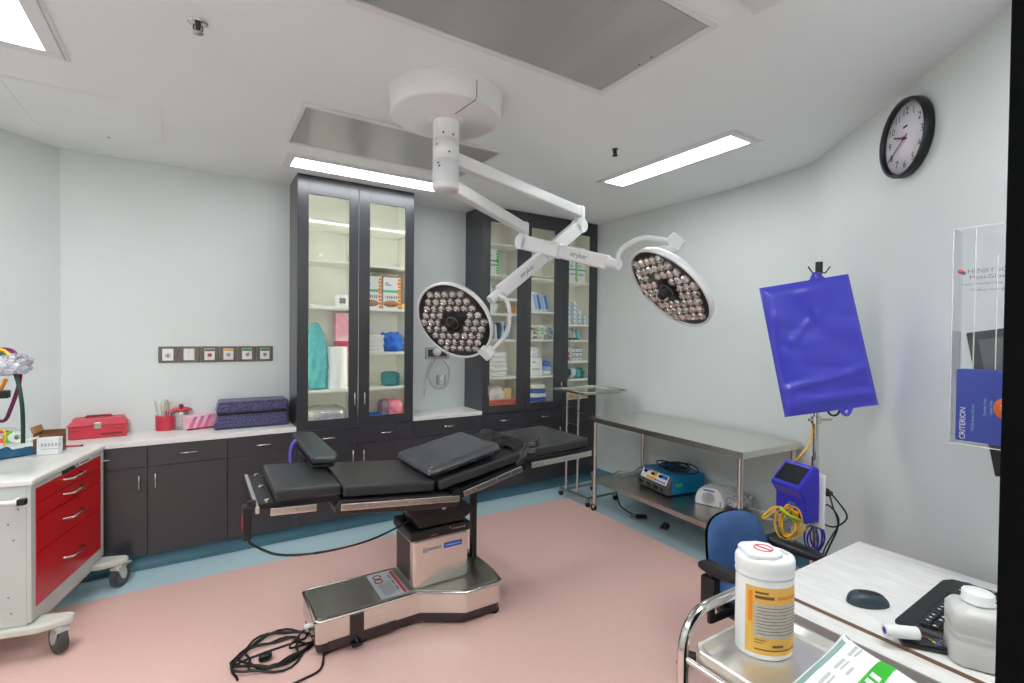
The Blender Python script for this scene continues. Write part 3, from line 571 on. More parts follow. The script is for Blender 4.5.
mb = MB(Matrix.Translation((xf(570), yb+.02, SH[3]+E_))); mb.box(-.025, 0, 0, .014, .10, .13, .003); mb.mi = 1; mb.box(-.02, -.001, .06, .01, .01, .1); mb.mi = 2; mb.box(-.02, -.001, .01, .01, .01, .05); solo('tall_box', mb, [PAPER, REDP, VIOLET], 'narrow red and violet printed box beside the mauve edged boxes', 'box')
for k, (dx, m) in enumerate(((0, NAVYC), (.07, PAPER), (.14, TEALC), (.20, DTEAL))):
    mb = MB(Matrix.Translation((xf(571)+dx, yb+.08, SH[4]+.06)) @ Matrix.Rotation(.7-.35*k, 4, 'Y')); mb.blob((0, 0, 0), (.055, .14, .12), .25, 3, 80+k, .8, flat=False); solo('soft_pack', mb, m, ['dark slate', 'white', 'aqua', 'teal'][k]+' soft pack slumped above the tan basket', 'pack', 'slumped soft packs')
t = thing('basket', 'tan basket of rolls at the bottom of the corner cabinet', 'basket', (xf(578), yb+.1, .887))
mb = MB(); a, b = xf(568.5), xf(588); mb.box(a, yb, .887+E_, b, yb+.16, .895); mb.box(a, yb, .895, b, yb+.006, .95); mb.box(a, yb+.154, .895, b, yb+.16, .95); mb.box(a, yb+.006, .895, a+.006, yb+.154, .95); mb.box(b-.006, yb+.006, .895, b, yb+.154, .95); part('tub', mb, PLAST, t)
for k in range(3): mb = MB(); mb.cyl((a+.05+.075*k, yb+.03, .96), (a+.05+.075*k, yb+.13, .96), .034, n=18); solo('bandage_roll', mb, [YLAB, TAN, TAN][k], ['yellowish left', 'tan middle', 'tan right'][k]+' bandage roll in the basket of the corner cabinet', 'roll', 'bandage rolls in the basket')
# ------------------------------------------------------------------ wall switch plates and niche outlet
xs_ = [158, 177.8, 200, 219, 237.5, 256, 273]
for k in range(6):
    a = aty(xs_[k]+.3, 354, WB).x; b = aty(xs_[k+1]-.3, 354, WB).x; zc = 1.475
    t = thing('wall_plate', ['bronze wall plate with white round switch, first in the row', 'bronze wall plate with two white rockers, second in the row', 'bronze wall plate with a red button', 'bronze wall plate with a yellow label', 'bronze wall plate with green label, left of its pair', 'bronze wall plate with green label at the right end'][k], 'switch', ((a+b)/2, WB, zc-.06), 0, 'bronze wall plates in a row')
    part('plate', MB().box(a, WB-.012, zc-.062, b, WB-.0005, zc+.062, .004), BRONZE, t)
    cx_ = (a+b)/2; p = part('insert', MB().box(cx_-.035, WB-.018, zc-.045, cx_+.035, WB-.012, zc+.045, .003), PLAST, t)
    if k == 1: mb = MB(); mb.box(cx_-.028, WB-.023, zc-.038, cx_-.003, WB-.018, zc+.038, .002); mb.box(cx_+.003, WB-.023, zc-.038, cx_+.028, WB-.018, zc+.038, .002); part('rocker', mb, PLAST, p)
    else:
        Tt = frame((cx_, WB-.018, zc-.005), (1, 0, 0), (0, 0, 1)); mb = MB(Tt); mb.lathe([(.018, 0), (.017, .004), (0, .005)], 20); part('socket', mb, GREYW, p)
        mb = MB(Tt); mb.lathe([(.013 if k == 2 else .006, .004), (.012 if k == 2 else .005, .012), (0, .013)], 16); part('button', mb, REDP if k in (0, 2) else BLACK if k > 4 else DKR, p)
        if k > 1: part('label_strip', MB().box(cx_-.033, WB-.0188, zc+.024, cx_+.033, WB-.017, zc+.042), [None, None, GREY, YLAB, M('green_label', (60, 150, 100), .5), M('green_label_dark', (40, 140, 90), .5)][k], p)
a = aty(425, 352, WB).x; b = aty(449, 352, WB).x
t = thing('wall_outlet', 'steel outlet plate on the niche wall beneath the surgical lamp', 'outlet', ((a+b)/2, WB, 1.42))
zc = aty(437, 353, WB).z
part('plate', MB().box(a, WB-.008, zc-.06, b, WB-.0005, zc+.06, .002), STEELD, t); mb = MB(); mb.box(a+.03, WB-.012, zc-.035, (a+b)/2-.01, WB-.008, zc+.035, .003); mb.box((a+b)/2+.01, WB-.012, zc-.035, b-.03, WB-.008, zc+.035, .003); part('receptacle', mb, M('dark_socket', (84, 78, 74), .4), t)
t = thing('suction_tubing', 'clear plastic canister and tubing hanging below the niche outlet', 'tubing', ((a+b)/2, WB-.05, 1.0))
Pz = lambda x, y, o: (aty(x, y, WB-o).x, WB-o, aty(x, y, WB-o).z)
mb = MB(); mb.tube(bez([Pz(437, 356, .03), Pz(431, 366, .035), Pz(429, 380, .035), Pz(436, 388, .04), Pz(446, 386, .04), Pz(449, 370, .035), Pz(443, 360, .03)], 40), .007, 8); part('tube', mb, CLEAR, t)
mb = MB(); mb.tube(bez([Pz(433, 358, .03), Pz(427, 374, .03), Pz(424, 396, .03)], 24), .005, 8); part('tube', mb, CLEAR, t)
mb = MB(); q = Pz(437, 352, .045); mb.sphere(q, .045, (1, .8, .9)); part('regulator', mb, PLAST, t)
mb = MB(Matrix.Translation(Pz(441, 385, .06))); mb.lathe([(.04, 0), (.045, .01), (.048, .1), (.04, .105)], 24); part('canister', mb, CLEAR, t)
# ------------------------------------------------------------------ things on the long worktop
WT = .905
q = atz(97, 438.5, WT); rz = .05
t = thing('tool_case', 'red plastic carry case with a top handle on the white worktop', 'case', (q.x, q.y+.09, WT), rz); Tt = mat4((q.x, q.y+.09, WT+E_), rz)
L = .158
mb = MB(Tt); mb.prism([(-L+.01, -.085), (L-.01, -.085), (L, -.075), (L, .085), (-L, .085), (-L, -.075)], 0, .095, bev=.008); part('body', mb, REDP, t)
mb = MB(Tt); mb.prism([(-L-.006, -.09), (L+.006, -.09), (L+.006, .09), (-L-.006, .09)], .086, .097, bev=.003); mb.prism([(-L+.02, -.06), (L-.02, -.06), (L-.02, .06), (-L+.02, .06)], .125, .136, bev=.004)
vs = [(-L, -.085, .096), (L, -.085, .096), (L, .085, .096), (-L, .085, .096), (-L+.025, -.06, .132), (L-.025, -.06, .132), (L-.025, .06, .132), (-L+.025, .06, .132)]
mb.add(vs, [(0, 1, 5, 4), (1, 2, 6, 5), (2, 3, 7, 6), (3, 0, 4, 7), (4, 5, 6, 7)]); part('lid', mb, REDP, t)
mb = MB(Tt); mb.tube([(-.075, 0, .134), (-.065, 0, .146), (.065, 0, .146), (.075, 0, .134)], .007, 8); part('handle', mb, DKR, t)
mb = MB(Tt); mb.box(-.02, -.096, .068, .02, -.088, .11, .003); part('latch', mb, STEELD, t, 'grey metal latch')
for s in (-1, 1): mb = MB(Tt); mb.tube([(s*.115-.03, -.091, .088), (s*.115-.022, -.094, .072), (s*.115+.022, -.094, .072), (s*.115+.03, -.091, .088)], .006, 8); part('side_clip', mb, REDP, t)
mb = MB(Tt); mb.text('EMERGENCY', .019, Tt @ frame((.07, -.0862, .028), (1, 0, 0), (0, 0, 1))) if False else None
mb = MB()
for k in range(11): mb.box(.018+.0105*k, -.0868, .020, .018+.0105*k+.0075, -.0845, .034, T=Tt)
part('lettering', mb, INK, t)
q = atz(165.5, 431, WT); c = Matrix.Translation((q.x, q.y+.06, WT+E_)); r = .066
t = thing('cup', 'red ribbed cup full of swab sticks on the white worktop', 'cup', (q.x, q.y+.06, WT))
mb = MB(c); pr = [(r*.93, 0)]
for k in range(10): pr += [(r, .006+k*.0105), (r*.975, .011+k*.0105)]
pr += [(r*1.02, .112), (r*.95, .112), (r*.92, .02), (0, .02)]; mb.lathe(pr, 36); part('body', mb, REDP, t)
for k in range(12):
    an = k*2.4; rr = .012+.036*((k*37) % 10)/10; p = Vector((q.x+rr*math.cos(an), q.y+.06+rr*math.sin(an), WT+.022)); tip = p+Vector((.25*rr*math.cos(an)*3, .02*math.sin(an*3), .19+.03*((k*13) % 7)/7))
    mb = MB(); mb.cyl(p, tip, .0035, n=6); mb.mi = 1; d = (tip-p).normalized(); mb.cyl(tip-d*.002, tip+d*.014, .0055, .004, 6); mb.mi = 2; mb.cyl(p+d*.085, p+d*.12, .004, n=6)
    solo('swab_stick', mb, [STICK, PAPER, [PINKP, PAPER, DKR][k % 3]], 'thin wooden swab stick standing in the red ribbed cup', 'swab', 'swab sticks in the red cup')
q = atz(181, 430, WT); c = Matrix.Translation((q.x, q.y+.05, WT+E_))
t = thing('jar', 'clear glass jar with red lid and knob beside the red cup', 'jar', (q.x, q.y+.05, WT))
mb = MB(c); mb.lathe([(.046, 0), (.05, .006), (.05, .125), (.042, .138), (.042, .142), (.046, .125), (.046, .01), (0, .01)], 28); part('body', mb, CLEAR, t)
mb = MB(c); mb.lathe([(0, .141), (.05, .141), (.07, .146), (.07, .152), (.05, .16), (.02, .164), (0, .166)], 28); ld = part('lid', mb, REDP, t)
mb = MB(c); mb.sphere((0, 0, .176), .016); mb.box(-.008, -.045, .155, .008, .045, .175, .004); part('knob', mb, DKR, ld)
mb = MB(c); mb.blob((0, 0, .055), (.075, .075, .085), .2, 4, 91, .6); solo('cotton_fill', mb, PAPER, 'white cotton balls inside the clear jar with red lid', 'cotton', kind='stuff')
a = atz(186.5, 431, WT); b = atz(217, 427, WT)
Tt = frame((a.x, a.y, WT+E_), (b-a), (-(b-a).y, (b-a).x, 0)); L = (b-a).length
t = thing('tissue_box', 'pink and white striped glove box on the white worktop', 'box', ((a.x+b.x)/2, (a.y+b.y)/2+.06, WT))
part('box', MB(Tt).box(0, 0, 0, L, .12, .108, .004), DOTP, t)
mb = MB(Tt)
for k in range(4): mb.prism([(.012+.05*k, .012), (.04+.05*k, .012), (.075+.05*k, .10), (.05+.05*k, .10)] , -.0012, .0001, T=Matrix(((1, 0, 0, 0), (0, 0, 1, 0), (0, 1, 0, 0), (0, 0, 0, 1)))) if .08+.05*k < L else None
part('stripe', mb, M('rose_stripe', (232, 124, 164), .45, var=.15), t)
mb = MB(Tt); mb.box(.004, -.001, .002, L-.01, .002, .012); part('base_band', mb, DKR, t)
def wedge_cushion(px, py, w, d, h, z, lab, sk):
    p = atz(px, py, WT); t_ = thing('wedge_cushion', lab, 'cushion', (p.x+w/2, p.y+d/2, z), 0, 'speckled purple cushions'); mb = MB(Matrix.Translation((p.x, p.y, z+E_)))
    mb.prism([(0, 0), (w, 0), (w-sk*.3, h), (sk, h)], 0, d, T=Matrix(((1, 0, 0, 0), (0, 0, 1, 0), (0, 1, 0, 0), (0, 0, 0, 1))), bev=.016); part('cushion', mb, PURP, t_)
    mb = MB(Matrix.Translation((p.x, p.y, z+E_))); mb.tube([(.012, .004, .014), (w-.012, .004, .014)], .004, 6); mb.tube([(sk, .004, h-.014), (w-sk*.3-.01, .004, h-.014)], .004, 6); part('piping', mb, BLACK, t_)
wedge_cushion(213.5, 431, .525, .24, .112, WT, 'speckled purple cushion lying underneath on the white worktop', .03)
mb = MB(); p = atz(215.5, 431, WT); mb.box(p.x+.01, p.y+.008, WT+.1132, p.x+.50, p.y+.235, WT+.124, .003); solo('spacer_board', mb, BLACK, 'thin black board between the two purple cushions', 'board')
wedge_cushion(215.5, 431, .51, .235, .088, WT+.1245, 'speckled purple cushion lying on top of its twin', .022)
# ------------------------------------------------------------------ operating table
YC, Y0, Y1 = 2.76, 2.49, 3.03
ot = thing('operating_table', 'black padded operating table on a steel pedestal base', 'operating table', (1.2, YC, 0))
bp = [(.50, 2.60), (.52, 2.585), (1.06, 2.592), (1.28, 2.455), (1.50, 2.455), (1.525, 2.48), (1.545, 2.62), (1.545, 2.90), (1.525, 3.04), (1.50, 3.065), (1.28, 3.065), (1.06, 2.938), (.52, 2.945), (.50, 2.93)]
def inset(poly, k, c=(1.1, 2.76)): return [(p[0]+(-k if p[0] > 1 else k), p[1]+(-k if p[1] > 2.76 else k)) for p in poly]
bs = part('base', MB().prism(bp, .075, .19, bev=.004), STEEL, ot)
mb = MB(); mb.prism(inset(bp, .012), .188, .205, bev=.007); part('base_cover', mb, STEELD, bs)
mb = MB(); mb.tube([(x, y, .192) for x, y in bp], .009, 8, True); part('edge_trim', mb, CHROME, bs)
mb = MB(); mb.prism(inset(bp, .01), .028, .076, bev=.002); mb.box(.56, 2.583, .032, .92, 2.60, .08, .002); part('plinth', mb, BROWN, bs)
mb = MB(); mb.box(.67, 2.578, .075, .742, 2.60, .178, .002); part('side_panel', mb, BROWN, bs)
mb = MB(); mb.box(.672, 2.545, .03, .725, 2.60, .05, .004); mb.cyl((.70, 2.56, .045), (.70, 2.60, .075), .008, n=10); part('brake_pedal', mb, BLACK, bs)
for x, y in ((1.49, 2.49), (1.49, 3.03), (.56, 2.63), (.56, 2.90)):
    mb = MB(); mb.cyl((x, y-.014, .024), (x, y+.014, .024), .0225, n=20); mb.cyl((x, y, .03), (x, y, .06), .012, n=10); part('caster', mb, BLACK, bs)
Tl = frame((.845, 2.605, .2062), (1, 0, 0), (0, 1, 0)); mb = MB(Tl); mb.box(0, 0, 0, .155, .30, .001); lb = part('warning_label', mb, M('label_grey', (206, 206, 212), .5), bs)
mb = MB(Tl); mb.box(.132, .012, .001, .148, .288, .0016); part('red_band', mb, REDP, lb)
mb = MB(Tl)
for k in range(7): mb.box(.03+.0001*k, .03, .001, .034, .16, .0015, T=Matrix.Translation((.011*k, (.02 if k > 4 else 0), 0)))
for k in range(3): mb.box(.11, .06+.07*k, .001, .12, .11+.07*k, .0015)
part('text_lines', mb, GREY, lb)
mb = MB(Tl)
for cx_, cy_ in ((.045, .2), (.05, .25)): mb.tube([(cx_+.022*math.cos(q*PI/12), cy_+.022*math.sin(q*PI/12), .0012) for q in range(24)], .0035, 5, True)
part('warning_sign', mb, DKR, lb)
co = part('column', MB().box(1.022, 2.612, .2, 1.375, 2.912, .486, .018, 3), STEEL, ot)
mb = MB(); mb.box(1.012, 2.604, .478, 1.385, 2.92, .535, .012, 3); part('column_cap', mb, BLACK, co)
mb = MB()
for k in range(5): mb.cyl((1.27+.018*k, 2.6045, .51), (1.27+.018*k, 2.602, .51), .003, n=8)
part('indicator_lights', mb, PAPER, co); mb = MB(); mb.cyl((1.25, 2.6045, .52), (1.25, 2.6015, .52), .006, n=8); mb.box(1.13, 2.6015, .495, 1.17, 2.605, .499); part('red_lamp', mb, REDP, co)
mb = MB(); mb.box(1.0195, 2.66, .24, 1.0225, 2.87, .46, .001); part('side_plate', mb, BROWN, co)
mb = MB(); mb.box(1.215, 2.6095, .402, 1.33, 2.613, .432, .001); bl = part('blue_nameplate', mb, M('nameplate_blue', (34, 70, 160), .4), co)
mb = MB()
for k in range(8): mb.box(1.224+.012*k, 2.609, .413, 1.224+.012*k+.008, 2.6097, .421)
part('small_marks', mb, PBLUE, bl)
mb = MB(); mb.box(1.085, 2.6095, .40, 1.115, 2.613, .43, .001); part('logo_plate', mb, M('logo_grey', (150, 152, 172), .4), co)
mb = MB()
for k in range(6): mb.box(1.12+.0135*k, 2.6105, .408, 1.12+.0135*k+.009, 2.6125, .424)
part('lettering', mb, GREY, co)
# neck and under-frame
mb = MB(); mb.box(1.06, 2.63, .53, 1.36, 2.89, .56, .01); mb.prism([(.98, .66), (1.06, .55), (1.33, .55), (1.42, .60), (1.30, .70), (1.0, .72)], 2.60, 2.92, T=Matrix(((1, 0, 0, 0), (0, 0, 1, 0), (0, 1, 0, 0), (0, 0, 0, 1))), bev=.01); nk = part('neck', mb, BLACK, ot)
mb = MB(); mb.cyl((1.20, 2.585, .655), (1.20, 2.605, .655), .016, n=14); mb.cyl((1.20, 2.578, .655), (1.20, 2.586, .655), .008, n=8); part('pivot_bolt', mb, STEEL, nk)
XZ = Matrix(((1, 0, 0, 0), (0, 0, 1, 0), (0, 1, 0, 0), (0, 0, 0, 1)))
mb = MB(); mb.prism([(.565, .80), (.575, .762), (1.05, .70), (1.235, .688), (1.245, .735), (1.24, .752), (.59, .828)], 2.475, 3.045, T=XZ, bev=.003); sf = part('seat_frame', mb, BROWN, ot)
mb = MB(); mb.cyl((.66, 2.6, .76), (.66, 2.6, .728), .008, n=8); mb.cyl((.66, 2.6, .728), (.66, 2.6, .715), .024, n=16); part('lock_knob', mb, BLACK, sf)
mb = MB(); mb.prism([(1.225, .775), (1.235, .722), (1.64, .81), (1.70, .838), (1.68, .875), (1.655, .87)], 2.475, 3.045, T=XZ, bev=.003); mb.cyl((1.23, 2.47, .755), (1.23, 3.05, .755), .034, n=20); part('back_frame', mb, BLACK, ot)
mb = MB(); mb.prism([(1.70, .845), (1.70, .892), (2.20, .902), (2.20, .868)], 2.475, 3.045, T=XZ, bev=.003); mb.cyl((1.685, 2.48, .868), (1.685, 3.04, .868), .024, n=16); part('head_frame', mb, BLACK, ot)
mb = MB(); mb.prism([(.235, .868), (.235, .842), (.56, .822), (.60, .80), (.60, .84), (.56, .855)], 2.50, 3.02, T=XZ, bev=.003); lf = part('leg_frame', mb, BLACK, ot)
mb = MB(); mb.box(.217, 2.455, .838, .236, 3.065, .868, .004); part('end_rail', mb, STEEL, lf)
mb = MB()
for y in (2.52, 2.76, 3.0): mb.cyl((.27, y, .868), (.27, y, .88), .012, n=12)
part('screw_knob', mb, STEEL, lf)
def rail(x0, z0, x1, z1, y):
    d = Vector((x1-x0, 0, z1-z0)); L = d.length; mb = MB(frame((x0, y, z0), d, (0, 1, 0))); mb.box(0, -.006, -.017, L, .006, .017, .003)
    return mb
for y, sg in ((2.455, 1), (3.065, -1)):
    for a in ((.278, .838, .478, .824), (.59, .803, 1.232, .738), (1.258, .757, 1.652, .846), (1.72, .856, 2.207, .872)):
        r_ = part('side_rail', rail(*a, y), STEEL, ot); mb = MB(); d = Vector((a[2]-a[0], 0, a[3]-a[1]))
        for f_ in (.2, .55, .8): p = Vector((a[0], y, a[1]))+d*f_; mb.cyl(p, p+Vector((0, sg*.028, 0)), .009, n=8); mb.cyl(p+Vector((0, -sg*.0075, 0)), p+Vector((0, -sg*.006, 0)), .005, n=8)
        part('spacer', mb, STEELD, r_)
def pad(x0, zt0, x1, zt1, th, name, y0=Y0, y1=Y1):
    d = Vector((x1-x0, 0, zt1-zt0)); mb = MB(frame((x0, y0, zt0), d, (0, 1, 0))); mb.box(0, 0, -th, d.length, y1-y0, 0, .014, 3, smooth=False); return part(name, mb, BLACKP, ot)
pad(.305, .922, .602, .903, .056, 'leg_pad'); pad(.612, .893, 1.105, .845, .058, 'seat_pad'); pad(1.118, .842, 1.665, .938, .058, 'back_pad'); pad(1.69, .948, 2.215, .966, .062, 'head_pad')
mb = MB(); mb.box(1.50, 2.80, .20, 1.536, 2.836, .795, .004); part('support_post', mb, BLACK, ot)
mb = MB(Matrix.Translation((1.46, 2.88, .205)) @ Matrix.Rotation(.5, 4, 'Y')); mb.box(-.045, -.055, -.002, .045, .055, .03, .006); part('foot_switch', mb, BLACK, ot)
# arm board beyond the far side, from its outline on the far side
ab = [atz(230+x*.205, 420+y*.205, .985) for x, y in ((300, 62), (335, 56), (410, 56), (526, 160), (520, 178), (400, 182))]
mb = MB(); mb.prism([(p.x, p.y) for p in ab], .945, .985, bev=.012); arm = part('arm_board', mb, BLACKP, ot)
cxy = sum((Vector((p.x, p.y, 0)) for p in ab), Vector())/6
mb = MB(); mb.prism([(cxy.x+(p.x-cxy.x)*.9, cxy.y+(p.y-cxy.y)*.92) for p in ab], .922, .936); mb.box(.52, 3.02, .83, .56, 3.14, .925, .004); part('board_bracket', mb, BLACK, arm)
# pendant hand control on the foot end
mb = MB(); mb.box(.170, 2.48, .715, .205, 2.555, .865, .006); mb.box(.19, 2.50, .855, .225, 2.53, .885, .003); hc = part('hand_control', mb, BLACK, ot)
mb = MB()
for k in range(4): mb.box(.168, 2.485, .77+.016*k, .171, 2.51, .78+.016*k)
part('buttons', mb, REDP, hc)
pts = bez([(.19, 2.53, .715), (.215, 2.53, .675), (.33, 2.535, .60), (.52, 2.545, .565), (.75, 2.56, .565), (.95, 2.62, .585), (1.06, 2.66, .62)], 360)
coil = []
for i, p in enumerate(pts):
    w = min(1, i/30)*(1 if i < 150 else max(.12, 1-(i-150)/60)); an = i*1.6; coil.append(p+Vector((0, math.cos(an), math.sin(an)))*.0052*w)
mb = MB(); mb.tube(coil, [.0036 if i < 170 else .0052 for i in range(len(coil))], 6); part('coiled_cord', mb, BLACK, hc)
# mains cord heaped on the floor beside the foot end
cpt = []; c0 = atz(220+185*.293, 500+520*.293, 0)
for i in range(150):
    an = i*.21; rr = .155+.03*math.sin(i*.063)+.02*math.sin(i*.9); cpt.append(Vector((c0.x+.02*math.sin(i*.047)+rr*1.0*math.cos(an), c0.y+.03*math.cos(i*.031)+rr*.82*math.sin(an), .006+.0125*(i/150)*(1+math.sin(i*.37))*1.2)))
f0 = atz(220+290*.293, 500+465*.293, .08)
tail = bez([cpt[-1], Vector((.40, 2.72, .03)), Vector((.46, 2.745, .075)), Vector((.505, 2.75, .10))], 16)
lead = bez([atz(220+60*.293, 500+615*.293, .006), atz(220+58*.293, 500+560*.293, .006), cpt[0]], 14)
mb = MB(); mb.tube(lead[:-1]+cpt+tail[1:], .0058, 7); pc = part('power_cord', mb, BLACK, ot)
l2 = bez([atz(220+355*.293, 500+530*.293, .007), atz(220+340*.293, 500+580*.293, .007), atz(220+270*.293, 500+618*.293, .007), atz(220+180*.293, 500+660*.293, .007)], 24)
mb = MB(); mb.tube([Vector((.57, 2.60, .05))]+l2, .0058, 7); part('power_cord', mb, BLACK, ot)
mb = MB(); mb.cyl((.475, 2.75, .098), (.503, 2.75, .10), .013, n=12); part('cord_plug', mb, PLAST, pc)
mb = MB(); q = atz(265, 657, .02); mb.blob((q.x, q.y, .024), (.06, .045, .035), .15, 3, 5, .6); part('cord_tie', mb, BLACK, pc)
# restraint strap over the hinge
def strapfn(u, v):
    x = 1.62+.17*u+.014*math.sin(v*9+u*3); z = (.938 if u < .35 else .948)+.012+.020*noise.noise(Vector((u*4, v*7, 2)))+.018*math.sin(PI*u)+.008*noise.noise(Vector((u*9, v*16, 5)))
    y = Y0-.012+(Y1-Y0+.02)*v
    if v < .10: z -= .13*(1-v/.10); y -= .02*math.sin(PI*v/.10)
    return (x, y, z)
mb = MB(); mb.grid(strapfn, 12, 40); mb2 = MB(); mb.grid(lambda u, v: (strapfn(u, v)[0], strapfn(u, v)[1]+.002, strapfn(u, v)[2]-.008), 12, 40); stp = part('hinge_cover', mb, BLACK, ot)
mb = MB(); mb.tube(bez([(1.70, 2.49, .905), (1.73, 2.50, .965), (1.80, 2.55, .972), (1.92, 2.66, .974)], 20), .012, 6); mb.box(1.735, 2.50, .962, 1.78, 2.545, .982, .004); part('strap', mb, BLACKP, ot)
mb = MB(); mb.box(1.715, 2.47, .925, 1.765, 2.488, .955, .004); mb.box(1.73, 2.485, .965, 1.775, 2.525, .985, .004); part('strap_buckle', mb, DGREY, ot)
# loose positioning cushion on the raised back
d = Vector((1.555-1.09, 0, .945-.852)); Tc = frame((1.075, 2.50, .848), d, (.10, 1, 0))
def cush(u, v, top):
    x = u*d.length; y = .52*v; e = min(u, 1-u, v, 1-v); k = min(1, e/.045); k = math.sqrt(max(0, 1-(1-k)**2))
    z = .028+(.036*k+.006*noise.noise(Vector((u*5, v*3, 1)))*k if top else -.026*k)
    return (x, y, z)
mb = MB(Tc); mb.grid(lambda u, v: cush(u, v, True), 36, 36); mb.grid(lambda u, v: cush(1-u, v, False), 24, 24)
t = thing('positioning_cushion', 'loose dark grey cushion lying on the raised back of the operating table', 'cushion', (1.3, YC, .86))
part('cushion', mb, M('dark_grey_vinyl', (74, 74, 78), .3, var=.1, scale=5, bump=.25, bscale=9), t)
mb = MB(Tc)
for x in (.12, .26, .37): mb.tube([(x, -.002, .03), (x+.012, -.012, .022), (x+.035, -.012, .024), (x+.045, -.002, .032)], .006, 6)
mb.tube([(.005, .0, .028), (d.length-.005, .0, .028)], .007, 6); part('edge_loops', mb, BLACK, t)
mb = MB(); mb.tube(bez([aty(296, 440, 3.22), aty(292, 446, 3.22), aty(290.5, 454, 3.22), aty(290.5, 462, 3.22)], 12), .011, 10); part('arm_strap', mb, VIOLET, arm)
# ------------------------------------------------------------------ red drawer cart
cu = Vector((.228, .974, 0)); CA = Vector((-.685, 3.30, 0)); crz = math.atan2(.974, .228); CT = mat4(CA, crz)
ct = thing('supply_cart', 'grey medical cart with four red drawers', 'cart', CA+cu*.39+Vector((-.974, .228, 0))*.24, crz)
mb = MB(CT); mb.box(0, 0, .885, .81, .385, .915, .008); tp = part('cart_top', mb, M('cart_top_white', (234, 232, 226), .35), ct)
bd = part('body', MB(CT).box(.012, .03, .19, .803, .375, .884, .003), GREYW, ct)
mb = MB(CT)
for a in ((.012, .20, .052, .884), (.766, .20, .806, .884), (.052, .20, .766, .258), (.052, .857, .766, .884)): mb.box(a[0], .012, a[1], a[2], .03, a[3], .002)
part('front_frame', mb, GREYW, bd)
zs_ = [.857, .779, .695, .527, .258]
for k in range(4):
    z1, z0 = zs_[k], zs_[k+1]; dr = part('drawer', MB(CT).box(.054, .010, z0+.002, .764, .028, z1-.002, .002), RED, ct)
    zz = (z0+z1)/2+(.01 if k < 2 else .0); mb = MB(CT); hx = .40; mb.tube([(hx-.085, .012, zz-.0), (hx-.075, -.026, zz), (hx, -.030, zz), (hx+.075, -.026, zz), (hx+.085, .012, zz)], .006, 8); part('handle', mb, HANDLE, dr)
mb = MB(CT); mb.box(.46, .0095, .861, .64, .0125, .881); sl_ = part('label_strip', mb, PAPER, bd)
mb = MB(CT); mb.box(.465, .0085, .863, .477, .0098, .880); part('blue_mark', mb, ROYALP, sl_)
mb = MB(CT); mb.box(.50, .0085, .868, .62, .0098, .875); mb.box(.30, .0085, .860, .43, .0125, .878); mb.box(.33, -.004, .864, .42, .010, .874, .003); part('lettering', mb, INK, sl_)
mb = MB(CT)
for y, z in ((.12, .80), (.10, .70), (.08, .62), (.14, .50), (.10, .34), (.16, .30), (.09, .26), (.06, .77)): mb.cyl((.0125, y, z), (.010, y, z), .0045, n=8)
part('screws', mb, GREY, bd)
mb = MB(CT); mb.cyl((-.035, .03, .82), (-.035, .37, .82), .011, n=12); mb.cyl((-.035, .36, .82), (.013, .36, .82), .010, n=10); mb.cyl((-.035, .06, .82), (.013, .06, .82), .010, n=10); rl = part('push_rail', mb, PLAST, ct)
mb = MB(CT); mb.box(-.050, .008, .805, -.020, .040, .835, .004); part('rail_end_cap', mb, BLACK, rl)
for x in (.05, .74):
    mb = MB(CT); fy = -.135; pl = [(-.065, .39), (-.065, -.02), (-.045, -.06), (-.02, fy+.025), (.005, fy), (.035, fy), (.06, fy+.025), (.068, -.02), (.068, .39)]
    mb.prism([(x+a, b) for a, b in pl], .150, .188, bev=.010); ft = part('base_foot', mb, IVORY, ct)
    for y in (-.085, .33):
        c = CT @ Matrix.Translation((x+.005, y, 0)) @ Matrix.Rotation(.75 if x < .4 else -.3, 4, 'Z')
        mb = MB(c); mb.cyl((.0, 0, .15), (0, 0, .128), .03, n=16); mb.prism([(-.03, .135), (.03, .135), (.045, .075), (.028, .048), (.008, .055)], -.028, -.020, T=XZ); mb.prism([(-.03, .135), (.03, .135), (.045, .075), (.028, .048), (.008, .055)], .020, .028, T=XZ); mb.box(-.03, -.028, .118, .04, .028, .136, .004); mb.box(.03, -.02, .124, .1, .02, .134, .004); cs = part('caster', mb, GREYW if y < 0 else STEELD, ct)
        mb = MB(c); mb.cyl((.02, -.018, .0695), (.02, .018, .0695), .068, n=32); wh = part('wheel', mb, RUBBER, cs)
        mb = MB(c); mb.cyl((.02, -.0195, .0695), (.02, .0195, .0695), .047, n=28); part('wheel_hub', mb, DGREY, cs)
mb = MB(CT); mb.box(.11, .03, .150, .68, .39, .186, .002); part('base_panel', mb, IVORY, ct)
# on the cart
CTT = .915
a = atz(0, 463, CTT); b = atz(35, 456, CTT)
def dr_(u, v):
    p = Vector((a.x-.12, a.y+.02, CTT)).lerp(Vector((b.x+.005, b.y+.05, CTT)), u)+Vector((.02, .12, 0))*v
    return (p.x, p.y, CTT+.004+.05*math.sin(PI*v)*(1-.55*u*(1-v))*(.8+.5*noise.noise(Vector((u*4, v*5, 3))))+.018*abs(noise.noise(Vector((u*7, v*4, 9)))))
mb = MB(); mb.grid(dr_, 40, 20); mb.grid(lambda u, v: (lambda q: (q[0], q[1], CTT+.002))(dr_(1-u, v)), 20, 10); solo('blue_drape', mb, NAVYC, 'crumpled slate blue drape on the red drawer cart', 'drape')
p0 = atz(36.5, 456, CTT); p1 = atz(58.5, 454.5, CTT); Tt = frame((p0.x, p0.y, CTT+E_), (p1-p0), (-(p1-p0).y, (p1-p0).x, 0)); L = (p1-p0).length
t = thing('white_box', 'small white printed box standing on the red drawer cart', 'box', ((p0.x+p1.x)/2, (p0.y+p1.y)/2+.03, CTT))
part('box', MB(Tt).box(0, 0, 0, L, .06, .098, .002), PAPER, t)
mb = MB(Tt)
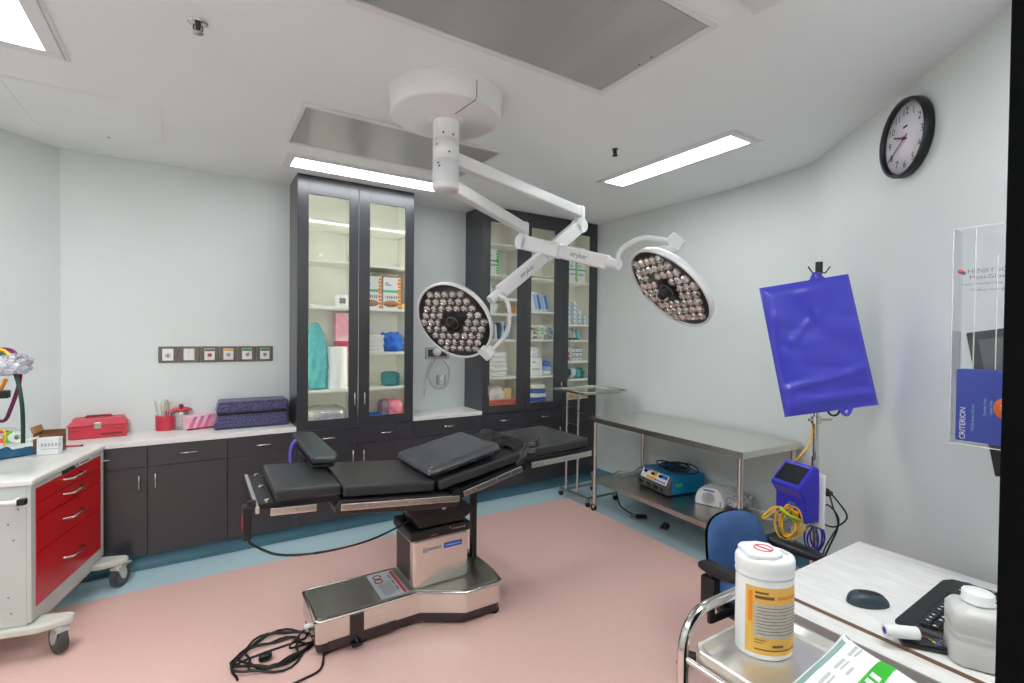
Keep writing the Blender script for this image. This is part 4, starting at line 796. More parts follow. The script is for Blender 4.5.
for k in range(6): mb.box(.02+.016*k, -.0008, .05, .02+.016*k+.010, .001, .07) 
mb.box(.02, -.0008, .034, .10, .001, .038); part('lettering', mb, M('faint_grey_print', (186, 188, 196), .6), t)
Tb = frame((p0.x-.03, p0.y+.072, CTT+E_), (p1-p0), (-(p1-p0).y, (p1-p0).x, 0))
t = thing('cardboard_box', 'open brown cardboard box behind the small white box', 'box', (p0.x+.04, p0.y+.1, CTT))
mb = MB(Tb); mb.box(0, 0, 0, .125, .005, .112); mb.box(0, .08, 0, .125, .085, .128); mb.box(0, .005, 0, .005, .08, .125); mb.box(.12, .005, 0, .125, .08, .112); mb.box(.005, .005, 0, .12, .08, .004); part('box', mb, CARDD, t)
mb = MB(Tb @ Matrix.Translation((0, .0, .118)) @ Matrix.Rotation(-.25, 4, 'Y')); mb.box(-.004, .0, 0, .014, .10, .04); part('flap', mb, CARD, t)
p0 = atz(61, 447.5, CTT); p1 = atz(82, 446.5, CTT); mb = MB(); mb.tube([(p0.x, p0.y, CTT+.006), ((p0.x+p1.x)/2, (p0.y+p1.y)/2, CTT+.006), (p1.x, p1.y, CTT+.006)], .0052, 8); mb.mi = 1; mb.sphere((p1.x, p1.y, CTT+.0075), .007)
solo('red_stick', mb, [REDP, DKR], 'thin red stick lying on the red drawer cart', 'stick')
# accessory stand with breathing tubes at the left edge
bx = Vector((-.93, 3.40, 0))
t = thing('accessory_stand', 'white pole and wire basket holding supplies on the red drawer cart', 'stand', (-1.02, 3.55, CTT))
mb = MB(); mb.cyl((-1.03, 3.56, CTT), (-1.03, 3.56, 1.45), .012, n=12); part('pole', mb, PLAST, t); mb = MB(Matrix.Translation((-1.03, 3.56, CTT+.0005))); mb.lathe([(.05, 0), (.05, .012), (.014, .02)], 24); part('pole_foot', mb, PLAST, t)
D0 = 2.36
P = lambda x, y, d_=D0: atd(x, y, d_)
q0, q1 = P(-22, 445, 2.40), P(23, 441, 2.45)
mb = MB(); fx = (q1-q0); bk = Vector((-.10, .13, 0))
zb, zt = P(10, 447).z, P(10, 433).z
cor = [Vector((q0.x, q0.y, 0)), Vector((q1.x, q1.y, 0)), Vector((q1.x, q1.y, 0))+bk*.6, Vector((q0.x, q0.y, 0))+bk*.6]
for f_, sc_ in ((0, .88), (.5, .94), (1, 1)):
    cc = sum(cor, Vector())/4; mb.tube([cc+(p-cc)*sc_+Vector((0, 0, zb+(zt-zb)*f_)) for p in cor], .003 if f_ < 1 else .005, 6, True)
for i in range(4):
    a_, b_ = cor[i], cor[(i+1) % 4]
    for k in range(5): p = a_.lerp(b_, k/5); mb.tube([cc+(p-cc)*.88+Vector((0, 0, zb)), p+Vector((0, 0, zt))], .0022, 5)
mb.prism([((cc+(p-cc)*.88).x, (cc+(p-cc)*.88).y) for p in cor], zb-.002, zb+.002); part('wire_basket', mb, PLAST, t)
mb = MB(); mb.tube([cc+Vector((0, 0, zb)), Vector((-1.03, 3.56, zb))], .008, 8); mb.tube([q1+Vector((0, 0, .0)), q1+Vector((.055, .02, .01))], .005, 6); part('bracket', mb, PLAST, t)
mb = MB(); p = P(2, 395); mb.box(p.x-.05, p.y, p.z-.018, p.x+.02, p.y+.05, p.z+.02, .005); mb.tube([p, Vector((-1.03, 3.56, p.z))], .008, 8); part('clamp', mb, BLACK, t)
for k, (x, y, s, m, lab) in enumerate(((2, 433, .032, M('orange_red', (244, 84, 30), .5), 'orange red roll in the wire basket at the left edge'), (11, 434, .028, M('leaf_green', (90, 190, 40), .5), 'green tape roll in the wire basket at the left edge'), (16, 431, .026, PLAST, 'white roll in the wire basket at the left edge'))):
    p = P(x, y, 2.44); mb = MB(Matrix.Translation((p.x, p.y, zb+.003+s)) @ Matrix.Rotation(1.4, 4, 'X') @ Matrix.Rotation(.3*k, 4, 'Y')); mb.lathe([(s*.5, -.014), (s, -.014), (s, .014), (s*.5, .014), (s*.5, -.014)], 28, smooth=False); solo('tape_roll', mb, m, lab, 'roll', 'rolls in the wire basket')
mb = MB(); mb.tube(bez([P(-4, 429, 2.38), P(5, 432, 2.37), P(4, 446, 2.37)], 14), .004, 6); solo('yellow_strap', mb, YEL, 'yellow strap hanging over the wire basket edge', 'strap')
# wrapped bundle of breathing hoses, each hose of its own
def bundle(c, sx, sy, sz):
    mb = MB(Matrix.Translation(c) @ Matrix.Rotation(-.5, 4, 'Z')); mb.blob((0, 0, 0), (sx, sy, sz), .2, 4, 17, .62, sub=5, flat=False); return mb
cb = P(-3, 364, 2.42); solo('plastic_bag', bundle(cb, .27, .15, .11), glass_mat('bag_film', (.92, .92, .96), .4, .2, .26, (.86, .86, .93)), 'crumpled clear bag wrapped round the coloured breathing hoses', 'bag', loc=(cb.x, cb.y, cb.z))
def hose(pts, m, lab, r=.0085): mb = MB(); mb.tube(bez([P(*p) for p in pts], 40), r, 8); solo('breathing_hose', mb, m, lab, 'hose', 'coloured breathing hoses')
hose([(14.5, 372, 2.42), (19, 386, 2.41), (22, 405, 2.40), (23, 425, 2.40), (23, 443, 2.40)], GRN, 'dark green hose hanging at the left edge above the cart')
hose([(18, 359, 2.45), (14, 352, 2.45), (6, 349, 2.45), (-6, 350, 2.46)], PURT, 'purple hose arching over the wrapped bag')
hose([(20.5, 374, 2.44), (18, 388, 2.44), (11, 408, 2.44), (5, 420, 2.44), (-4, 421, 2.44)], PURT, 'purple hose hanging below the wrapped bag')
hose([(10, 356, 2.40), (4, 351, 2.40), (-4, 349, 2.41)], YEL, 'yellow hose arching over the wrapped bag')
hose([(6, 379, 2.40), (1, 389, 2.40), (-5, 399, 2.40)], M('orange_hose', (230, 140, 30), .45), 'orange yellow hose hanging below the wrapped bag')
hose([(4, 356, 2.38), (-2, 352, 2.38), (-8, 353, 2.38)], GRN, 'dark green hose end on top of the wrapped bag')
# ------------------------------------------------------------------ small tray stand
mx, my0, my1 = 3.165, 3.555, 3.985
t = thing('tray_stand', 'small steel instrument tray on a two-post wheeled stand', 'tray stand', (3.3, 3.77, 0))
mb = MB(); mb.box(mx-.014, my0, .062, mx+.014, my1, .085, .003)
for y in (my0+.03, my1-.06): mb.box(mx, y-.012, .064, 3.56, y+.012, .083, .003)
fb = part('base_frame', mb, STEELD, t)
for x, y in ((mx, my0+.008), (mx, my1-.008), (3.55, my0+.03), (3.55, my1-.06)):
    mb = MB(); mb.cyl((x-.011, y, .026), (x+.011, y, .026), .0255, n=20); mb.mi = 1; mb.cyl((x, y, .03), (x, y, .066), .008, n=8); mb.box(x-.014, y-.012, .042, x+.014, y+.012, .06, .002); part('caster', mb, [BLACK, STEELD], fb)
TZ = 1.105; ys = (3.72, 3.895)
for y in ys: mb = MB(); mb.cyl((mx, y, .08), (mx, y, .62), .0135, n=16); mb.cyl((mx, y, .62), (mx, y, TZ-.03), .0115, n=16); part('post', mb, CHROME, t)
mb = MB(); mb.cyl((mx, ys[0], .765), (mx, ys[1], .765), .0045, n=8); mb.cyl((mx, ys[0], .16), (mx, ys[1], .16), .0045, n=8); part('cross_bar', mb, STEELD, t)
mb = MB(); r_ = .007; A_ = [(mx, 3.60, TZ-.025), (3.62, 3.60, TZ-.025), (3.62, 4.0, TZ-.025), (mx, 4.0, TZ-.025)]; mb.tube(A_, r_, 8, True); mb.tube([(mx, ys[0], TZ-.03), (mx+.1, ys[0], TZ-.025)], r_, 8); part('tray_ring', mb, CHROME, t)
mb = MB(); x0, x1, y0, y1 = 3.10, 3.665, 3.555, 4.045; zz = TZ
mb.box(x0+.012, y0+.012, zz-.018, x1-.012, y1-.012, zz-.015)
cr_ = [(x0, y0), (x1, y0), (x1, y1), (x0, y1)]; i_ = [(x0+.012, y0+.012), (x1-.012, y0+.012), (x1-.012, y1-.012), (x0+.012, y1-.012)]
for k in range(4): a, b, c, d_ = cr_[k], cr_[(k+1) % 4], i_[(k+1) % 4], i_[k]; mb.add([(a[0], a[1], zz), (b[0], b[1], zz), (c[0], c[1], zz-.016), (d_[0], d_[1], zz-.016)], [(0, 1, 2, 3)])
mb.tube([(p[0], p[1], zz) for p in cr_], .006, 8, True); part('tray', mb, STEEL, t)
# ------------------------------------------------------------------ long steel table
trz = -.052; TT = mat4((3.418, 2.68, 0), trz); hx, hy, tz = .338, .80, .89
t = thing('work_table', 'long stainless steel work table with lower shelf by the right wall', 'table', (3.418, 2.68, 0), trz)
mb = MB(TT); mb.box(-hx, -hy, tz-.004, hx, hy, tz, .0015)
for a in ((-hx, -hy, -hx+.004, hy), (hx-.004, -hy, hx, hy), (-hx+.004, -hy, hx-.004, -hy+.004), (-hx+.004, hy-.004, hx-.004, hy)): mb.box(a[0], a[1], tz-.045, a[2], a[3], tz-.003, .001)
part('tabletop', mb, STEEL, t)
SZ = .31
mb = MB(TT); mb.box(-hx+.025, -hy+.03, SZ-.004, hx-.025, hy-.03, SZ, .0015)
for a in ((-hx+.025, -hy+.03, -hx+.029, hy-.03), (hx-.029, -hy+.03, hx-.025, hy-.03), (-hx+.029, -hy+.03, hx-.029, -hy+.034), (-hx+.029, hy-.034, hx-.029, hy-.03)): mb.box(a[0], a[1], SZ-.038, a[2], a[3], SZ-.003, .001)
part('lower_shelf', mb, STEELD, t)
for sx in (-1, 1):
    for s_ in (-1, 1):
        x, y = sx*(hx-.032), s_*(hy-.04); mb = MB(TT); mb.cyl((x, y, .075), (x, y, tz-.005), .019, n=20); lg = part('leg', mb, STEEL, t)
        mb = MB(TT); mb.cyl((x, y, .05), (x, y, .08), .012, n=10); mb.box(x-.016, y-.016, .03, x+.016, y+.018, .06, .003); part('caster_fork', mb, STEEL, lg); mb = MB(TT); mb.cyl((x-.012, y+.01, .033), (x+.012, y+.01, .033), .032, n=24); part('caster_wheel', mb, BLACK, lg)
mb = MB(TT); mb.box(.24, hy-.3, SZ+.0, .30, hy-.28, tz-.03); 
# generator on the lower shelf
g0 = atz(637.5, 483.5, SZ); g1 = atz(667.3, 497.6, SZ); gd = atz(708, 485, SZ+.02)
ux = (g1-g0); W = ux.length; ux.normalize(); uy = Vector((-ux.y, ux.x, 0)); uy = uy if uy.dot(fw) > 0 else -uy
GT = frame((g0.x, g0.y, SZ+E_), ux, uy) if ux.cross(uy).z > 0 else frame((g1.x, g1.y, SZ+E_), -ux, uy)
W = min(W, .46); Dp = .40; GH = .165
t = thing('electrosurgical_unit', 'blue electrosurgical generator with a sloping white control panel', 'generator', GT.translation, 0)
YZ = Matrix(((0, 0, 1, 0), (1, 0, 0, 0), (0, 1, 0, 0), (0, 0, 0, 1)))
mb = MB(GT); mb.prism([(.05, .012), (Dp, .012), (Dp, GH), (.07, GH), (.05, GH-.01)], 0.004, W-.004, T=YZ, bev=.004); part('case', mb, CYAN, t)
mb = MB(GT); mb.prism([(0, .012), (.052, .012), (.052, GH-.008), (.012, .075), (0, .068)], 0, W, T=YZ, bev=.003); fp = part('front_bezel', mb, DGREY, t)
sl2 = Vector((0, .04, GH-.083)).normalized(); Tp = GT @ frame((.012, .0105, .0785), (1, 0, 0), sl2); LP = math.hypot(.04, GH-.083)
mb = MB(Tp); mb.box(.015, .004, 0, W-.045, LP-.004, .003, .001); cpn = part('control_panel', mb, PAPER, fp)
mb = MB(Tp)
for k in range(3): mb.box(.03+(W-.11)*k/3+.01, LP*.55, .003, .03+(W-.11)*k/3+.055, LP*.78, .0042)
part('display', mb, SCREEN, cpn)
mb = MB(Tp); mb.box(.03, LP*.8, .003, .03+(W-.1)*.3, LP*.94, .0038); part('blue_field', mb, LBLUE, cpn); mb = MB(Tp); mb.box(.03+(W-.1)*.75, LP*.55, .003, W-.055, LP*.9, .0038); part('blue_field', mb, LBLUE, cpn)
mb = MB(Tp); mb.box(.03+(W-.1)*.36, LP*.5, .0028, .03+(W-.1)*.62, LP*.94, .0036); mb.box(.1, LP*.1, .003, .22, LP*.38, .0038); part('yellow_field', mb, YEL, cpn)
mb = MB(Tp)
for k in range(5): mb.cyl((W*.55+.028*k, LP*.22, .003), (W*.55+.028*k, LP*.22, .009), .008, n=10)
part('button', mb, LBLUE, cpn)
mb = MB(GT)
for k in range(4): mb.box(.03+(W-.08)*k/3.4, -.005, .028, .03+(W-.08)*k/3.4+(.06 if k < 3 else .03), .004, .056, .003)
part('socket', mb, BLACK, fp)
mb = MB(GT); mb.box(W-.005, .09, .075, W-.0028, .16, .10); part('green_sticker', mb, GREENP, t)
mb = MB(GT)
for x in (.04, W-.04):
    for y in (.04, Dp-.04): mb.cyl((x, y, 0), (x, y, .014), .014, n=12)
part('foot', mb, BLACK, t)
for k, (s, lab) in enumerate(((1, 'black cable coiled on top of the blue generator'), (2, 'black lead lying over the back of the blue generator'))):
    pts = []; rr = random.Random(s)
    for i in range(70 if k == 0 else 46):
        an = i*.36+s; r1 = .085+.045*math.sin(i*.21+s); pts.append(GT @ Vector((W*.5+.02*s+r1*1.25*math.cos(an)+.05*(k), Dp*(.52+.1*k)+r1*math.sin(an), GH+.012+.012*(1+math.sin(i*.53+s))+.004*k+i*.0003)))
    mb = MB(); mb.tube(bez(pts, 200), .0055, 6); solo('cable', mb, BLACK, lab, 'cable', 'black cables on the generator')
mb = MB(GT); mb.blob((W*.33, Dp*.6, GH+.017), (.14, .09, .034), .15, 3, 7, .6); solo('blue_pouch', mb, BLUEC, 'small bright blue pouch on top of the generator', 'pouch')
mb = MB(); p = [atz(608, 478, SZ+.012), atz(620, 471, SZ+.02), atz(630, 474, SZ+.014), atz(642, 466, SZ+.05), atz(650, 465, SZ+.03), atz(640, 473, SZ+.012), atz(622, 476, SZ+.012)]; mb.tube(bez(p, 50), .009, 8); solo('clear_tubing', mb, CLEAR, 'clear tubing trailing left of the blue generator on the shelf', 'tubing')
t = thing('foot_switch', 'black foot switch and lead under the steel table', 'foot switch', atz(640, 518, 0))
q = atz(641, 518, .0); mb = MB(mat4((q.x, q.y, .0005), -.6)); mb.box(-.05, -.03, 0, .05, .03, .03, .01); part('pedal', mb, BLACK, t); mb = MB(mat4((q.x, q.y, .0005), -.6)); mb.box(-.10, -.015, .004, -.05, .015, .02, .006); part('neck', mb, STEELD, t)
q2 = atz(616, 489, SZ-.05); mb = MB(); mb.tube(bez([q2, atz(619, 503, .08), atz(624, 509, .012), atz(633, 514.5, .012)], 30), .006, 6); part('lead', mb, BLACK, t)
q = atz(665, 527.5, 0); mb = MB(mat4((q.x, q.y, .0005), .4)); mb.box(-.05, -.03, 0, .05, .03, .02, .008); mb.mi = 1; mb.box(-.03, -.02, .02, .03, .02, .034, .006); solo('floor_pedal', mb, [BLACK, RUBBER], 'second black pedal in the shade under the steel table', 'foot switch')
# white compressor
n0 = atz(694.5, 503, SZ); n1 = atz(724, 510, SZ); ux = (n1-n0); W2 = ux.length; ux.normalize(); NT = frame((n0.x, n0.y, SZ+E_), ux, Vector((-ux.y, ux.x, 0)))
t = thing('nebulizer', 'small rounded white compressor on the lower shelf of the steel table', 'compressor', NT.translation)
pf = [(0, 0), (W2, 0), (W2, .06), (W2*.93, .11), (W2*.8, .138), (W2*.6, .15), (W2*.35, .147), (W2*.14, .125), (.012, .085), (0, .05)]
mb = MB(NT); mb.prism(pf, 0, .13, T=XZ, bev=.014, smooth=False); part('body', mb, PLAST, t)
mb = MB(NT @ frame((W2*.47, -.001, .062), (1, 0, 0), (0, 0, 1))); mb.lathe([(.044, 0), (.05, .003), (.056, 0)], 32, sx=1.1); part('front_ring', mb, WHITE, t)
mb = MB(NT); mb.box(W2*.3, -.0012, .118, W2*.68, .003, .130); part('label', mb, LBLUE, t); mb = MB(NT); mb.box(W2*.86, -.001, .012, W2*.89, .003, .05); part('slot', mb, INK, t)
mb = MB(); a = Vector((3.56, 2.40, SZ)); mb.blob((a.x+.05, a.y-.04, SZ+.062), (.22, .30, .12), .3, 4, 33, .7, sub=5); solo('tubing_bag', mb, glass_mat('tubing_bag_film', (.95, .95, .98), .5, .15, .45, (.92, .92, .97)), 'crumpled clear bag of tubing behind the white compressor', 'bag')
mb = MB(); mb.tube(bez([(a.x+.0, a.y-.22, SZ+.03), (a.x+.06, a.y-.30, SZ+.02), (a.x+.10, a.y-.42, SZ+.014), (a.x+.04, a.y-.48, SZ+.014), (a.x-.04, a.y-.40, SZ+.014), (a.x+.0, a.y-.32, SZ+.03)], 50), .011, 8); solo('clear_tubing', mb, CLEAR, 'clear corrugated tubing beside the right leg of the steel table', 'tubing')
# ------------------------------------------------------------------ pole stand with blue pouch, monitor and cables
PX = aty(816.5, 400, 1.37); px_, py_ = PX.x, 1.37; DP = (Vector((px_, py_, EYE.z))-EYE).dot(fw)
t = thing('pole_stand', 'steel pole stand carrying a blue box by the right wall', 'pole stand', (px_, py_, 0))
ztop = atd(819, 264, DP).z
mb = MB(); mb.cyl((px_, py_, .10), (px_, py_, 1.0), .019, n=18); mb.cyl((px_, py_, 1.0), (px_, py_, ztop-.03), .0135, n=16); part('pole', mb, CHROME, t)
mb = MB(); mb.cyl((px_, py_, ztop-.05), (px_, py_, ztop+.01), .018, n=14); mb.mi = 0
for s in (-1, 1): mb.tube([(px_, py_, ztop-.03)]+[(px_+s*.052*RT.x, py_+s*.052*RT.y, ztop-.01), (px_+s*.07*RT.x, py_+s*.07*RT.y, ztop+.018)] if False else [Vector((px_, py_, ztop-.045)), Vector((px_, py_, ztop-.05))+RT*s*.035, Vector((px_, py_, ztop-.015))+RT*s*.06], .004, 6)
part('top_hook', mb, BLACK, t)
for k in range(5):
    an = k*2*PI/5+.4; e = Vector((px_+.24*math.cos(an), py_+.24*math.sin(an), .075)); mb = MB(); mb.tube([(px_, py_, .115), e], [.018, .012], 8); lg = part('leg', mb, STEELD, t); mb = MB(); mb.cyl((e.x, e.y-.012, .032), (e.x, e.y+.012, .032), .031, n=18); mb.cyl((e.x, e.y, .03), (e.x, e.y, .075), .008, n=8); part('caster', mb, BLACK, lg)
zc = atd(820, 420, DP).z; mb = MB(); mb.cyl((px_, py_, zc-.02), (px_, py_, zc+.02), .026, n=16); Rw = RT.copy(); mb.tube([Vector((px_, py_, zc))-Rw*.04, Vector((px_, py_, zc))+Rw*.085], .008, 8); part('clamp', mb, STEEL, t)
# pouch
BD = DP-.05
qc = [(760, 288.5), (847.5, 274.5), (877.5, 404.5), (785.5, 416.5)]
Q = [atd(x, y, BD+(.0, -.03, -.05, -.02)[i]) for i, (x, y) in enumerate(qc)]
nb = (Q[1]-Q[0]).cross(Q[3]-Q[0]).normalized(); nb = nb if nb.dot(EYE-Q[0]) > 0 else -nb
def pouch(u, v, s):
    p = Q[0].lerp(Q[1], u).lerp(Q[3].lerp(Q[2], u), v); e = min(u, 1-u, v, 1-v); k = min(1, e/.1); k = math.sqrt(max(0, 1-(1-k)**2))
    w = .016*k*(1+.4*math.sin(v*9+u*3)); 
    w += s*2.6*(.009*noise.noise(Vector((u*2.5+v*1.5, v*3.2, 4)))+.007*abs(noise.noise(Vector((u*2-v*3, v*6, 8))))+.005*math.exp(-((v-.33-.55*(.42-u))**2)/.0015)*(1 if .2 < u < .55 else .2)+.006*math.exp(-((v-.90)**2)/.0012)+.006*math.exp(-((v-.80+.1*u)**2)/.0008))*k
    return p+nb*s*max(.001, w)
t = thing('blue_pouch', 'large blue vinyl pouch hanging from the steel pole stand', 'pouch', Q[3].lerp(Q[2], .5))
mb = MB(); mb.grid(lambda u, v: pouch(u, v, 1), 44, 60); mb.grid(lambda u, v: pouch(1-u, v, -1), 30, 40); part('pouch', mb, ROYAL, t)
mb = MB(); mb.tube([Q[0], Q[1], Q[2], Q[3]], .0045, 6, True); part('welded_seam', mb, ROYAL, t)
bu = (Q[1]-Q[0]).normalized(); bv = nb.cross(bu); bv = bv if bv.z > 0 else -bv
def tab(c, sgn):
    n_ = bu.cross(bv); Tt = Matrix(((bu.x, bv.x*sgn, n_.x, c.x), (bu.y, bv.y*sgn, n_.y, c.y), (bu.z, bv.z*sgn, n_.z, c.z), (0, 0, 0, 1)))
    mb = MB(Tt); out = [(-.055, -.012), (-.035, .008), (-.024, .028), (-.012, .04), (.006, .041), (.02, .03), (.032, .008), (.06, -.012)]; inn_ = [(.010*math.cos(PI*1.25-i*2*PI/8), .016+.010*math.sin(PI*1.25-i*2*PI/8)) for i in range(8)]
    for z_ in (-.003, .003): mb.add([(x, y, z_) for x, y in out+inn_], [(i, i+1, 8+i+1, 8+i) for i in range(7)]+[(7, 0, 8, 15)])
    mb.add([(x, y, z_) for z_ in (-.003, .003) for x, y in out], [(i, (i+1) % 8, 8+(i+1) % 8, 8+i) for i in range(8)])
    return mb
part('hanging_tab', tab(Q[0].lerp(Q[1], .655)+nb*.0, 1), ROYAL, t); part('hanging_tab', tab(Q[3].lerp(Q[2], .66), -1), ROYAL, t)
mb = MB(); c_ = Q[3].lerp(Q[2], .56)-nb*.03; mb.tube([c_+bu*.03*math.cos(k*PI/6)+bv*(.03*math.sin(k*PI/6)-.005) for k in range(12)], .006, 6, True); part('black_ring', mb, BLACK, t)
mb = MB(); hk = Q[0].lerp(Q[1], .655)+bv*.016; mb.tube(bez([Vector((px_, py_, ztop-.05)), Vector((px_, py_, ztop-.05))+nb*.03+Vector((0, 0, -.01)), hk+nb*.01, hk-nb*.012], 16), .004, 6); part('hook', mb, BLACK, t)
# blue device
dv = thing('monitor_box', 'royal blue box with a tilted dark screen on the pole stand', 'device', (px_, py_, atd(795, 520, DP).z))
Dd = DP-.06
def PD(x, y, d_=0): return atd(x, y, Dd+d_)
c0 = PD(786.5, 513, -.07); ax_ = (-RT*.95-fw*.31); ax_.z = 0; ax_.normalize()    # front faces the viewer and a little left
fx_ = Vector((-ax_.y, ax_.x, 0)); fx_ = fx_ if fx_.dot(RT) > 0 else -fx_
zb_ = PD(790, 519, -.07).z; zt_ = PD(795, 464, -.07).z; Hh = zt_-zb_; cen = PD(797.5, 500, -.05)
Td = frame((cen.x, cen.y, zb_), fx_, Vector((0, 0, 1)).cross(fx_) if False else -ax_)
Wd = .18
prof_ = [(-.050, 0), (-.056, .02), (-.056, Hh*.43), (-.092, Hh*.60), (-.088, Hh*.66), (.005, Hh*.99), (.02, Hh), (.045, Hh*.97), (.05, Hh*.5), (.05, 0)]
mb = MB(Td); mb.prism(prof_, -Wd/2, Wd/2, T=YZ, bev=.010); bx_ = part('case', mb, ROYALP, dv)
sv = Vector((0, .093, Hh*.33)).normalized(); Ls = math.hypot(.093, Hh*.33); Ts = Td @ frame((0, -.089, Hh*.655), (1, 0, 0), sv)
mb = MB(Ts); mb.box(-Wd/2+.018, .014, 0, Wd/2-.018, Ls-.012, .004, .002); part('screen', mb, SCREEN, bx_)
mb = MB(Td); mb.box(-.005, -.059, Hh*.28, .035, -.055, Hh*.32, .001); part('label', mb, LBLUE, bx_)
mb = MB(Td); mb.cyl((.05, -.08, Hh*.17), (.05, -.054, Hh*.17), .012, n=12); mb.cyl((.02, -.075, Hh*.17), (.02, -.054, Hh*.17), .008, n=10); part('connector', mb, YEL, bx_)
mb = MB(Td); mb.box(-Wd/2+.0, .051, -.03, Wd/2+.02, .066, Hh*.86, .006); part('back_plate', mb, PLAST, dv)
mb = MB(); q = Td @ Vector((0, .07, Hh*.5)); mb.tube([q, Vector((px_, py_, q.z))], .02, 10); part('bracket', mb, PLAST, dv)
mb = MB(); mb.tube(bez([PD(780, 507, -.15), PD(784, 512, -.16), PD(794, 518, -.15), PD(806, 522, -.1), PD(813, 521, -.04)], 30), [.010]*31 if False else .009, 8); part('cable_hanger', mb, LIME, dv, 'lime green hanger strip')
def lead(pts, m, lab, r=.0046, n=60, group=None, dd=-.13): mb = MB(); mb.tube(bez([PD(x, y, dd+(o if True else 0)) for x, y, o in pts], n), r, 7); solo('cable', mb, m, lab, 'cable', group)
lead([(812, 417, .11), (812.5, 430, .07), (809, 444, .03), (800, 456, 0), (791, 465, .05)], YEL, 'yellow lead running down from the pouch to the blue box', dd=.0)
yp = []
for i in range(64):
    k = i/63; an = i*.40; yp.append((786+6*k+(9+3*math.sin(i*.17))*math.cos(an), 522+(15+3*math.sin(i*.3))*math.sin(an)+1*k, .012*math.sin(i*.9)))
lead([(789, 510, .0), (775, 507, -.01), (765, 514, -.01), (763, 519, -.01), (772, 513, -.01), (780, 507, -.012)]+yp+[(798, 533, 0), (805, 530, .02), (807, 523, .04)], YEL, 'yellow cable looped below the blue box', n=420)
bp_ = []
for i in range(70): an = i*.37; bp_.append((815+(7+2.4*math.sin(i*.23))*math.cos(an)+2*math.sin(i*.09), 538+(12+2*math.cos(i*.2))*math.sin(an), .10+.02*math.sin(i*.7)))
lead(bp_, CABB, 'blue cable coiled below the white back plate', n=280, dd=-.05)
lead([(818, 498, .12), (826, 489, .13), (834, 497, .12), (846, 513, .12), (845, 521, .12), (834, 527, .12), (822, 522, .12), (820, 510, .13), (828, 505, .12), (838, 517, .11), (837, 530, .12), (830, 545, .13), (825, 556, .13)], CABB if False else BLACK, 'black cable looped right of the blue box', n=120, dd=0)
lead([(817, 505, .13), (821, 496, .14), (828, 493, .14), (833, 507, .13), (838, 524, .12), (832, 536, .13), (825, 548, .14), (822, 560, .14)], M('grey_cable', (70, 72, 74), .5), 'dark grey cable hanging right of the blue box', n=80, dd=0)
mb = MB(); q = PD(827, 493, .13); mb.blob(q, (.05, .05, .03), .1, 3, 2, .6, flat=False); solo('cable_tie', mb, BLACK, 'black clip gathering the cables right of the blue box', 'clip')
# ------------------------------------------------------------------ clock
wd = Vector((-.678, -.735, 0)).normalized(); wn = Vector((0, 0, 1)); wz = wd.cross(wn)   # face x, up, outward normal
cw = Vector((3.015, 1.052, 0)); kk = atd(910.5, 138, 1)-EYE
A_ = Vector((3.57, 1.655, 0)); nn = Vector((-.735, .678, 0)); tt = (A_-EYE).dot(nn)/kk.dot(nn); cc0 = EYE+kk*tt
KT = frame(cc0+nn*.003, wd, (0, 0, 1)); R = .19
t = thing('wall_clock', 'round black-rimmed wall clock with white dial', 'clock', cc0-Vector((0, 0, R)))
mb = MB(KT); mb.lathe([(0, 0), (R*.98, 0), (R, .006), (R, .034), (R*.985, .042), (R*.95, .044), (R*.91, .038), (R*.895, .028), (R*.89, .02)], 64); part('case', mb, BLACK, t)
mb = MB(KT); mb.lathe([(0, .018), (R*.9, .018), (R*.9, .021), (0, .021)], 48); dl = part('dial', mb, FACE, t)
mb = MB(KT)
for h in range(1, 13): an = PI/2-h*PI/6; mb.text(str(h), .050, KT.inverted() @ KT @ Matrix.Translation((R*.68*math.cos(an), R*.68*math.sin(an), .0213)), .0003)
for m_ in range(60): an = m_*PI/30; c_ = Vector((math.cos(an), math.sin(an), 0)); mb.cyl(c_*R*.845+Vector((0, 0, .0215)), c_*R*.875+Vector((0, 0, .0215)), .0009 if m_ % 5 else .0016, n=5)
mb.box(-.018, .052, .0211, .018, .062, .0216); part('numerals', mb, INK, dl)
def hand(an, L, w, back, m, z): mb = MB(KT @ Matrix.Rotation(an, 4, 'Z')); mb.box(-back, -w/2, z, L, w/2, z+.0015); return mb
part('hour_hand', hand(PI/2-(9+40/60)*PI/6, R*.5, .0085, .02, BLACK, .024), DKR if False else BLACK, t); part('minute_hand', hand(PI/2-40*PI/30, R*.82, .005, .03, BLACK, .027), BLACK, t); part('second_hand', hand(PI/2-46*PI/30, R*.3, .002, .03, REDP, .030), REDP, t)
mb = MB(KT); mb.lathe([(.008, .023), (.008, .034), (0, .035)], 16); part('hub', mb, DKR, t)
# ------------------------------------------------------------------ acrylic glove holder in front of the monitor
HX = 2.2; ya = .613; yb2 = .30; zb0, zt0 = 1.296, 2.033
t = thing('glove_holder', 'tall clear acrylic holder with printed header at the right edge', 'holder', (HX+.05, .46, zb0))
mb = MB(); e = .004
mb.box(HX, yb2, zb0, HX+e, ya, zt0-.0); mb.box(HX+.09, yb2, zb0, HX+.09+e, ya, zt0); mb.box(HX+e, ya-e, zb0, HX+.09, ya, zt0); mb.box(HX+e, yb2, zb0, HX+.09, yb2+e, zt0); mb.box(HX+e, yb2+e, zb0, HX+.09, ya-e, zb0+e); part('box', mb, ACRY, t)
mb = MB()
for p in (((HX, ya, zb0), (HX, ya, zt0)), ((HX, ya, zt0), (HX, yb2, zt0)), ((HX, ya, zb0), (HX, yb2, zb0)), ((HX, .555, zb0+.26), (HX, .555, zt0)), ((HX, .50, zb0+.26), (HX, .50, zt0-.1))): mb.tube(p, .002, 5)
part('edge', mb, FROST, t)
Tx = lambda y, z: frame((HX-.001, y, z), (0, -1, 0), (0, 0, 1))
